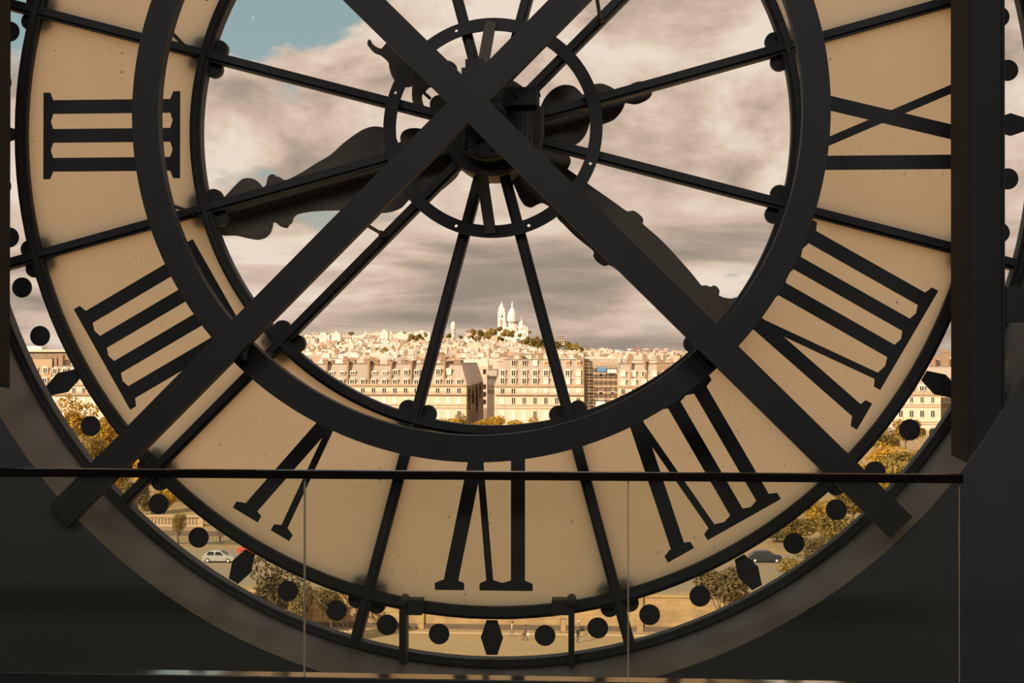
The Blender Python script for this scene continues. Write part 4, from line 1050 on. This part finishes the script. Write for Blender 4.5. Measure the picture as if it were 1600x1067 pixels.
# long-roofed church and its small tower
q = P(741, 528, 2950); t = empty('hill_church', q, 'low church with a long dark roof and little domed tower beside the water tower', 'church'); s_ = sc(2950)
MB().box(-14*s_, 14*s_, 0, 18, -8, 9*s_).build('nave', simple('church_stone', (0.62, 0.47, 0.35, 1), 0.9), t)
MB().add([(-14*s_, -1, 9*s_), (14*s_, -1, 9*s_), (14*s_, 19, 9*s_), (-14*s_, 19, 9*s_), (-14*s_, 9, 12*s_), (14*s_, 9, 12*s_)], [(0, 1, 5, 4), (2, 3, 4, 5), (0, 4, 3), (1, 2, 5)]).build('roof', simple('church_roof', (0.27, 0.17, 0.11, 1), 0.9), t)
MB().box(14*s_, 19*s_, 4, 12, -8, 14*s_).build('tower', MATS['church_stone'], t)
MB().lathe([(2.5*s_, 14*s_), (2.2*s_, 15.5*s_), (1*s_, 17*s_), (0.1, 18.5*s_)], (16.5*s_, 8, 0), 12).build('tower_dome', ZINCD, t)
# stepped villa right of the right spoke
q = P(876, 536, 2700); t = empty('stepped_villa', q, 'pale stepped villa with overhanging flat roofs above the trees right of the spoke', 'building'); s_ = sc(2700)
for i, (wd, z0, z1) in enumerate(((12, -3, 4), (10, 4, 8), (8, 8, 11))):
    MB().box(-wd/2*s_, wd/2*s_, i*1.5, 14, z0*s_, z1*s_).build('storey', STONE, t); MB().box((-wd/2-1)*s_, (wd/2+1)*s_, i*1.5-1.5, 15, z1*s_-1, z1*s_).build('flat_roof', ZINCD, t)
    for k in (-3, 0, 3): MB().box(k*s_-1, k*s_+1, i*1.5-0.1, i*1.5+0.3, (z0+1)*s_, (z1-1.3)*s_).build('window', DARKW, t)
# white blocks on the left skyline
for px, py, wd, hh, d, lab in ((600, 517, 12, 14, 2300, 'bright white tall block standing up on the left skyline'), (627, 521.5, 26, 8, 2350, 'long low white block on the left skyline beside the trees'),
                               (525, 520, 14, 14, 2200, 'grey-white twin block on the skyline far left of the spoke'), (507, 523, 16, 12, 2100, 'pale square block on the far left skyline'),
                               (660, 518.5, 24, 9, 2600, 'pale mansion with flat roof on the crest behind the left spoke')):
    q = P(px, py, d); s_ = sc(d); t = empty('skyline_block', (q.x, d, q.z-hh*s_), lab, 'building')
    MB().box(-wd/2*s_, wd/2*s_, 0, 14, 0, hh*s_-0.6).build('walls', BLIND, t); MB().box(-wd/2*s_-0.4, wd/2*s_+0.4, -0.4, 14.4, hh*s_-0.6, hh*s_).build('roof', STONE, t)
    MB().box(-wd*0.2*s_, wd*0.1*s_, 4, 9, hh*s_, hh*s_+2.4).build('roof_hut', BLIND, t)
    k = -wd/2+1.5
    while k < wd/2-1:
        for z in (2, 5): MB().box(k*s_-0.7, k*s_+0.7, -0.1, 0.2, (hh-z-1)*s_, (hh-z)*s_).build('window', BSHADE, t)
        k += 2.4
# tower crane
CRED = simple('crane_red', (0.55, 0.16, 0.10, 1), 0.7); CWH = simple('crane_white', (0.85, 0.72, 0.6, 1), 0.7)
cq = P(996.5, 575, 1300); s_ = sc(1300); cr = empty('tower_crane', cq, 'red and white tower crane rising over the far roofs at right', 'crane')
mb = MB()
for i in range(16):
    z0, z1 = i*1.9*s_, (i+1)*1.9*s_; w_ = 1.0*s_
    for sx in (-w_, w_):
        for sy in (-w_, w_): mb.bar((sx, sy, z0), (sx, sy, z1), 0.32, 0.32)
    mb.bar((-w_, -w_, z0), (w_, -w_, z1), 0.25, 0.25); mb.bar((w_, w_, z0), (-w_, w_, z1), 0.25, 0.25); mb.bar((-w_, -w_, z1), (w_, -w_, z1), 0.25, 0.25)
mb.build('mast', CRED, cr)
zj = 29*s_
MB().bar((0, 0, zj), (0, 0, zj+4*s_), 0.9, 0.9).build('tower_peak', CRED, cr)
for i, (a, b) in enumerate(((-16, -8), (-8, 8), (8, 17), (17, 25), (25, 33), (33, 40), (40, 47))):
    mb = MB(); z = zj+0.04*a*s_*0.5
    mb.bar((a*s_, -0.5, zj), (b*s_, -0.5, zj), 0.35, 0.35); mb.bar((a*s_, 0.5, zj), (b*s_, 0.5, zj), 0.35, 0.35); mb.bar((a*s_, 0, zj+1.0*s_), (b*s_, 0, zj+1.0*s_), 0.3, 0.3)
    k = a
    while k < b: mb.bar((k*s_, -0.5, zj), ((k+1.5)*s_, 0, zj+1.0*s_), 0.22, 0.22); mb.bar(((k+1.5)*s_, 0, zj+1.0*s_), ((k+3)*s_, 0.5, zj), 0.22, 0.22); k += 3
    mb.build('jib_section', CWH if i % 2 == 0 else CRED, cr)
MB().box(-16*s_, -12*s_, -0.8, 0.8, zj-1.8*s_, zj).build('counterweight', CWH, cr); MB().box(0.4*s_, 2.2*s_, -1.2, -0.2, zj-2.2*s_, zj-0.2*s_).build('cab', CWH, cr)

# --- quay furniture, fence, cars, people --------------------------------------------
def gp(px, py, z):
    """point on the level z that the pixel looks at"""
    d = FW + RT*((px-800)/FPX) + UP*((533.5-py)/FPX); return EYE + d*((z-EYE.z)/d.z)
MET = simple('fence_iron', (0.10, 0.08, 0.06, 1), 0.7)
fy = 203.5; fa, fb = P(262, 850, fy).x, P(470, 850, fy).x
fe = empty('street_fence', (fa, fy, GZ), 'dark iron fence along the upper quay behind the silver car', 'fence')
MB().box(0, fb-fa, -0.04, 0.04, 1.25, 1.36).build('top_rail', MET, fe); MB().box(0, fb-fa, -0.04, 0.04, 0.12, 0.2).build('bottom_rail', MET, fe)
pk = MB().box(-0.03, 0.03, -0.03, 0.03, 0.05, 1.45).mesh('picket', MET); k = 0.0
while k < fb-fa: link('picket', pk, fe, (k, 0, 0)); k += 0.34
by = 224.0; ba, bb_ = P(222, 820, by).x, P(318, 820, by).x
bl = empty('stone_balustrade', (ba, by, GZ), 'stone balustrade in the garden behind the first minute dot', 'balustrade')
MB().box(0, bb_-ba, -0.25, 0.25, 0, 0.35).build('plinth', STONE2, bl); MB().box(0, bb_-ba, -0.28, 0.28, 1.5, 1.8).build('coping', STONE2, bl)
bm2 = MB().lathe([(0.12, 0.35), (0.2, 0.6), (0.2, 0.75), (0.1, 1.15), (0.14, 1.5)], (0, 0, 0), 8).mesh('baluster', STONE2); k = 0.9
while k < bb_-ba-0.6: link('baluster', bm2, bl, (k, 0, 0)); k += 0.55
for k in (0.3, bb_-ba-0.3): MB().box(k-0.3, k+0.3, -0.3, 0.3, 0, 2.0).build('pier', STONE2, bl)
lw = empty('garden_wall', (P(250, 830, 214).x, 214, GZ), 'low dark stone kerb wall in front of the balustrade', 'wall')
MB().box(0, P(400, 830, 214).x-P(250, 830, 214).x, 0, 0.5, 0, 0.5).build('wall_face', DARKB, lw)
bx = gp(455, 872, GZ)
CARG = simple('car_glass', (0.03, 0.03, 0.035, 1), 0.1); TYRE = simple('tyre', (0.02, 0.02, 0.02, 1), 0.9); LAMPM = simple('car_lamp', (0.8, 0.7, 0.6, 1), 0.2); TAIL = simple('tail_lamp', (0.5, 0.04, 0.03, 1), 0.3)
def car(px, py, label, paint, L=4.2, H=1.5, flip=1, rz=0.0):
    q = gp(px, py, GZ+0.03); c = empty('car', q, label, 'car'); c.rotation_euler.z = rz; Wd = 0.86; f = flip
    side = [(-L/2, 0.35), (-L/2+0.05, 0.85), (-L/2+0.3, 0.98), (-L/2+0.75, H-0.12), (-L/2+1.3, H), (L/2-1.9, H), (L/2-1.05, 0.98), (L/2-0.12, 0.80), (L/2, 0.42), (L/2-0.15, 0.25), (-L/2+0.15, 0.25)]
    def sec(pts, y, inset=0): return [(x*f, y, z) for x, z in pts]
    n0 = len(side); mb = MB(); vs = []
    for y, s_ in ((-Wd, 0.0), (-Wd*0.98, 0.0), (Wd*0.98, 0.0), (Wd, 0.0)):
        for x, z in side:
            t_ = max(0, (z-0.95)/(H-0.95)); vs.append((x*f, y*(1-0.2*t_), z))
    fs = [(j*n0+i, j*n0+(i+1) % n0, (j+1)*n0+(i+1) % n0, (j+1)*n0+i) for j in range(3) for i in range(n0)] + [tuple(range(n0)), tuple(range(3*n0, 4*n0))[::-1]]
    mb.add(vs, fs); link('body', fixn(mb.mesh('body', paint)), c)
    for sgn in (-1, 1):
        for xa, xb, ta, tb in ((-L/2+0.62, -L/2+1.62, 0.1, 0.0), (-L/2+1.72, L/2-1.35, 0.0, 0.55)):
            w0 = Wd*1.005; w1 = Wd*0.85
            pts = [(xa*f, sgn*w0, 1.0), (xb*f, sgn*w0, 1.0), ((xb-tb)*f, sgn*w1, H-0.1), ((xa+ta+0.1)*f, sgn*w1, H-0.1)]
            mb = MB(); mb.add(pts+[(p[0], p[1]-sgn*0.05, p[2]) for p in pts], [(0, 1, 2, 3), (7, 6, 5, 4), (0, 4, 5, 1), (1, 5, 6, 2), (2, 6, 7, 3), (3, 7, 4, 0)]); link('side_window', fixn(mb.mesh('side_window', CARG)), c)
    pts = [((L/2-1.12)*f, -0.72, 1.02), ((L/2-1.12)*f, 0.72, 1.02), ((L/2-1.84)*f, 0.62, H-0.06), ((L/2-1.84)*f, -0.62, H-0.06)]
    MB().add([(p[0]+0.02*f, p[1], p[2]+0.02) for p in pts]+pts, [(0, 1, 2, 3), (0, 4, 5, 1), (1, 5, 6, 2), (2, 6, 7, 3), (3, 7, 4, 0)]).build('windscreen', CARG, c)
    for x in (-L/2+0.78, L/2-0.8):
        for sgn in (-1, 1):
            wh = MB().lathe([(0, -0.11), (0.27, -0.11), (0.31, -0.08), (0.31, 0.08), (0.27, 0.11), (0, 0.11)], (x*f, sgn*(Wd-0.08), 0.31), 16, 'y').build('wheel', TYRE, c)
            MB().lathe([(0, -0.02), (0.17, -0.01), (0.18, 0.02), (0, 0.02)], (x*f, sgn*(Wd+0.035), 0.31), 10, 'y').build('hub_cap', LAMPM, wh)
    for sgn in (-1, 1):
        MB().box(min((L/2-0.16)*f, (L/2-0.02)*f), max((L/2-0.16)*f, (L/2-0.02)*f), sgn*0.68-0.13, sgn*0.68+0.13, 0.62, 0.76).build('headlamp', LAMPM, c)
        MB().box(min((-L/2)*f, (-L/2+0.12)*f), max((-L/2)*f, (-L/2+0.12)*f), sgn*0.7-0.1, sgn*0.7+0.1, 0.66, 0.86).build('tail_lamp', TAIL, c)
    MB().box(-L/2+1.3 if f > 0 else L/2-1.35 - (L-3.3), (L/2-1.9) if f > 0 else (-L/2+1.9), -0.66, 0.66, H-0.01, H+0.03).build('roof_panel', paint, c)
    return c
car(343, 878, 'silver hatchback parked on the upper quay left of the hexagon marker', simple('silver_paint', (0.50, 0.47, 0.42, 1), 0.3, 0.3), 4.3, 1.55)
car(395, 866, 'small red car on the quay mostly hidden by the numeral ring', simple('red_paint', (0.62, 0.07, 0.05, 1), 0.35), 3.9, 1.45)
car(1196, 878, 'dark blue-grey car parked among the trees right of the hexagon marker', simple('dark_paint', (0.035, 0.04, 0.05, 1), 0.3, 0.2), 4.4, 1.5)

SKIN = simple('skin', (0.42, 0.25, 0.16, 1), 0.7); HAIRM = simple('dark_hair', (0.03, 0.02, 0.015, 1), 0.8); SHOE = simple('dark_shoes', (0.04, 0.03, 0.03, 1), 0.8)
def person(px, py, z, label, top, legs, face=0.0, stride=0.25, H=1.72, arm=0.15, hold=None, hat=None, sleeve=True):
    """one continuous skinned figure, walking along +x before it is turned by 'face'"""
    q = gp(px, py, z); o = empty('person', q, label, 'person'); o.rotation_euler.z = face
    k = H/1.72; V = []; E_ = []; Rr = []
    def v(x, y, zz, r, r2=None): V.append((x*k, y*k, zz*k)); Rr.append((r*k, (r2 or r)*k)); return len(V)-1
    pel = v(0, 0, 0.93, 0.135, 0.10); ab = v(0.01, 0, 1.10, 0.125, 0.10); ch = v(0.02, 0, 1.30, 0.155, 0.11); nb = v(0.03, 0, 1.44, 0.065); nk = v(0.045, 0, 1.50, 0.052); hd = v(0.06, 0, 1.60, 0.088, 0.10); ht = v(0.06, 0, 1.69, 0.07)
    for a, b in ((pel, ab), (ab, ch), (ch, nb), (nb, nk), (nk, hd), (hd, ht)): E_.append((a, b))
    ns = v(0.15, 0, 1.585, 0.02); E_.append((hd, ns))
    for s, st_ in ((-1, stride), (1, -stride)):
        hp = v(0.0, s*0.09, 0.87, 0.095); kn = v(st_*0.55+0.03, s*0.095, 0.49, 0.062); an = v(st_*1.0-(0.10 if st_ < 0 else 0), s*0.095, 0.09, 0.042); to = v(st_*1.0-(0.10 if st_ < 0 else 0)+0.17, s*0.10, 0.035, 0.035)
        for a, b in ((pel, hp), (hp, kn), (kn, an), (an, to)): E_.append((a, b))
        sh_ = v(0.02, s*0.185, 1.39, 0.062); el_ = v(-st_*0.4*arm*4-0.03, s*0.235, 1.12, 0.045); wr = v(-st_*0.6*arm*4+0.10, s*0.22, 0.90, 0.032); pm = v(-st_*0.6*arm*4+0.13, s*0.215, 0.83, 0.034, 0.022)
        for a, b in ((ch, sh_), (sh_, el_), (el_, wr), (wr, pm)): E_.append((a, b))
        for fi, (dx, ln) in enumerate(((-0.03, 0.075), (-0.01, 0.09), (0.012, 0.085), (0.032, 0.065))):
            f1 = v(V[pm][0]/k+dx*0.8, s*0.215, 0.79, 0.010); f2 = v(V[pm][0]/k+dx+0.015, s*0.205, 0.79-ln, 0.008); E_.append((pm, f1)); E_.append((f1, f2))
        th = v(V[pm][0]/k+0.05, s*0.195, 0.81, 0.011); E_.append((wr, th))
    me = bpy.data.meshes.new('body'); me.from_pydata(V, E_, []); ob = link('body_skin', me)
    md = ob.modifiers.new('s', 'SKIN'); md.use_smooth_shade = True
    for i, sv in enumerate(me.skin_vertices[0].data): sv.radius = Rr[i]; sv.use_root = (i == 0)
    sb = ob.modifiers.new('d', 'SUBSURF'); sb.levels = 1
    dg = bpy.context.evaluated_depsgraph_get(); m2 = bpy.data.meshes.new_from_object(ob.evaluated_get(dg)); bpy.data.objects.remove(ob)
    m2.name = 'body'; m2.materials.clear()
    for mm in (SKIN, top, legs, SHOE): m2.materials.append(mm)
    for p in m2.polygons:
        c = p.center/k; r_ = abs(c.y)
        p.material_index = 3 if c.z < 0.085 else (2 if c.z < 0.97 and r_ < 0.165 else (1 if c.z < 1.46 and (c.z > 0.90 or r_ < 0.165) else 0))
    b = link('body', m2, o)
    MB().lathe([(0.0, 0.105), (0.06, 0.095), (0.098, 0.05), (0.104, 0.0), (0.09, -0.05)], (0.045*k, 0, 1.64*k), 14).build('hair', HAIRM, o, True)
    if hat: MB().lathe([(0.16, 0.0), (0.165, 0.015), (0.105, 0.03), (0.10, 0.11), (0, 0.13)], (0.05*k, 0, 1.69*k), 16).build('hat', hat, o)
    if hold: MB().box(0.10, 0.36, -0.33, -0.21, 0.60, 0.90).build('carried_bag', hold, o)
    return o
cl = lambda n, c: simple(n, (*c, 1), 0.9)
person(800, 995, LQ, 'person in a white top and grey trousers walking on the lower quay', cl('white_shirt', (0.75, 0.62, 0.48)), cl('grey_trousers', (0.20, 0.18, 0.16)), 0.1, 0.17)
person(820.5, 1001, LQ, 'person in a plum jacket striding with a pale bag on the lower quay', cl('plum_jacket', (0.13, 0.08, 0.08)), cl('dark_trousers', (0.07, 0.055, 0.05)), 0.3, 0.18, hold=BLIND)
person(902.5, 1004, LQ, 'person in dark teal clothes walking just right of the foot strut', cl('teal_coat', (0.06, 0.085, 0.085)), cl('teal_trousers', (0.06, 0.075, 0.08)), -0.6, 0.12)
person(903.5, 995, LQ, 'person with a pale hat partly hidden behind the walker in teal', cl('tan_coat', (0.30, 0.2, 0.13)), cl('brown_trousers', (0.14, 0.09, 0.06)), 0.5, 0.1, hat=BLIND)
nb_ = gp(880, 991, LQ); ntb = empty('notice_frame', nb_, 'thin standing notice frame left of the right foot strut', 'sign')
for x in (-0.32, 0.32): MB().box(x-0.035, x+0.035, -0.03, 0.03, 0, 1.75).build('post', MET, ntb)
MB().box(-0.3, 0.3, -0.02, 0.02, 0.35, 1.6).build('panel', QW, ntb); MB().box(-0.34, 0.34, -0.035, 0.035, 1.72, 1.8).build('top_bar', MET, ntb)
# where look-alikes share a label, say which of them by its place in the row
ORD = ['leftmost', 'second', 'third', 'fourth', 'fifth', 'sixth', 'seventh', 'eighth', 'ninth', 'tenth', 'eleventh', 'twelfth', 'thirteenth']
same = {}
for o in COL.objects:
    if o.parent is None and o.get('category') and o.name.startswith('hill_'): same.setdefault(o['label'], []).append(o)
for lab, os_ in same.items():
    if len(os_) < 2: continue
    os_.sort(key=lambda o: (o.location.x-EYE.x)/o.location.y)
    for i, o in enumerate(os_):
        if o.name.startswith('hill_tree'): o['label'] = ORD[i]+(' ' if i == 0 else ' from the left ')+lab if len(lab.split()) < 13 else lab
        elif len(os_) == 2: o['label'] = ('left ', 'right ')[i]+lab
        elif len(os_) == 3: o['label'] = ('leftmost ', 'middle ', 'rightmost ')[i]+lab
        else: o['label'] = ORD[i]+' '+lab
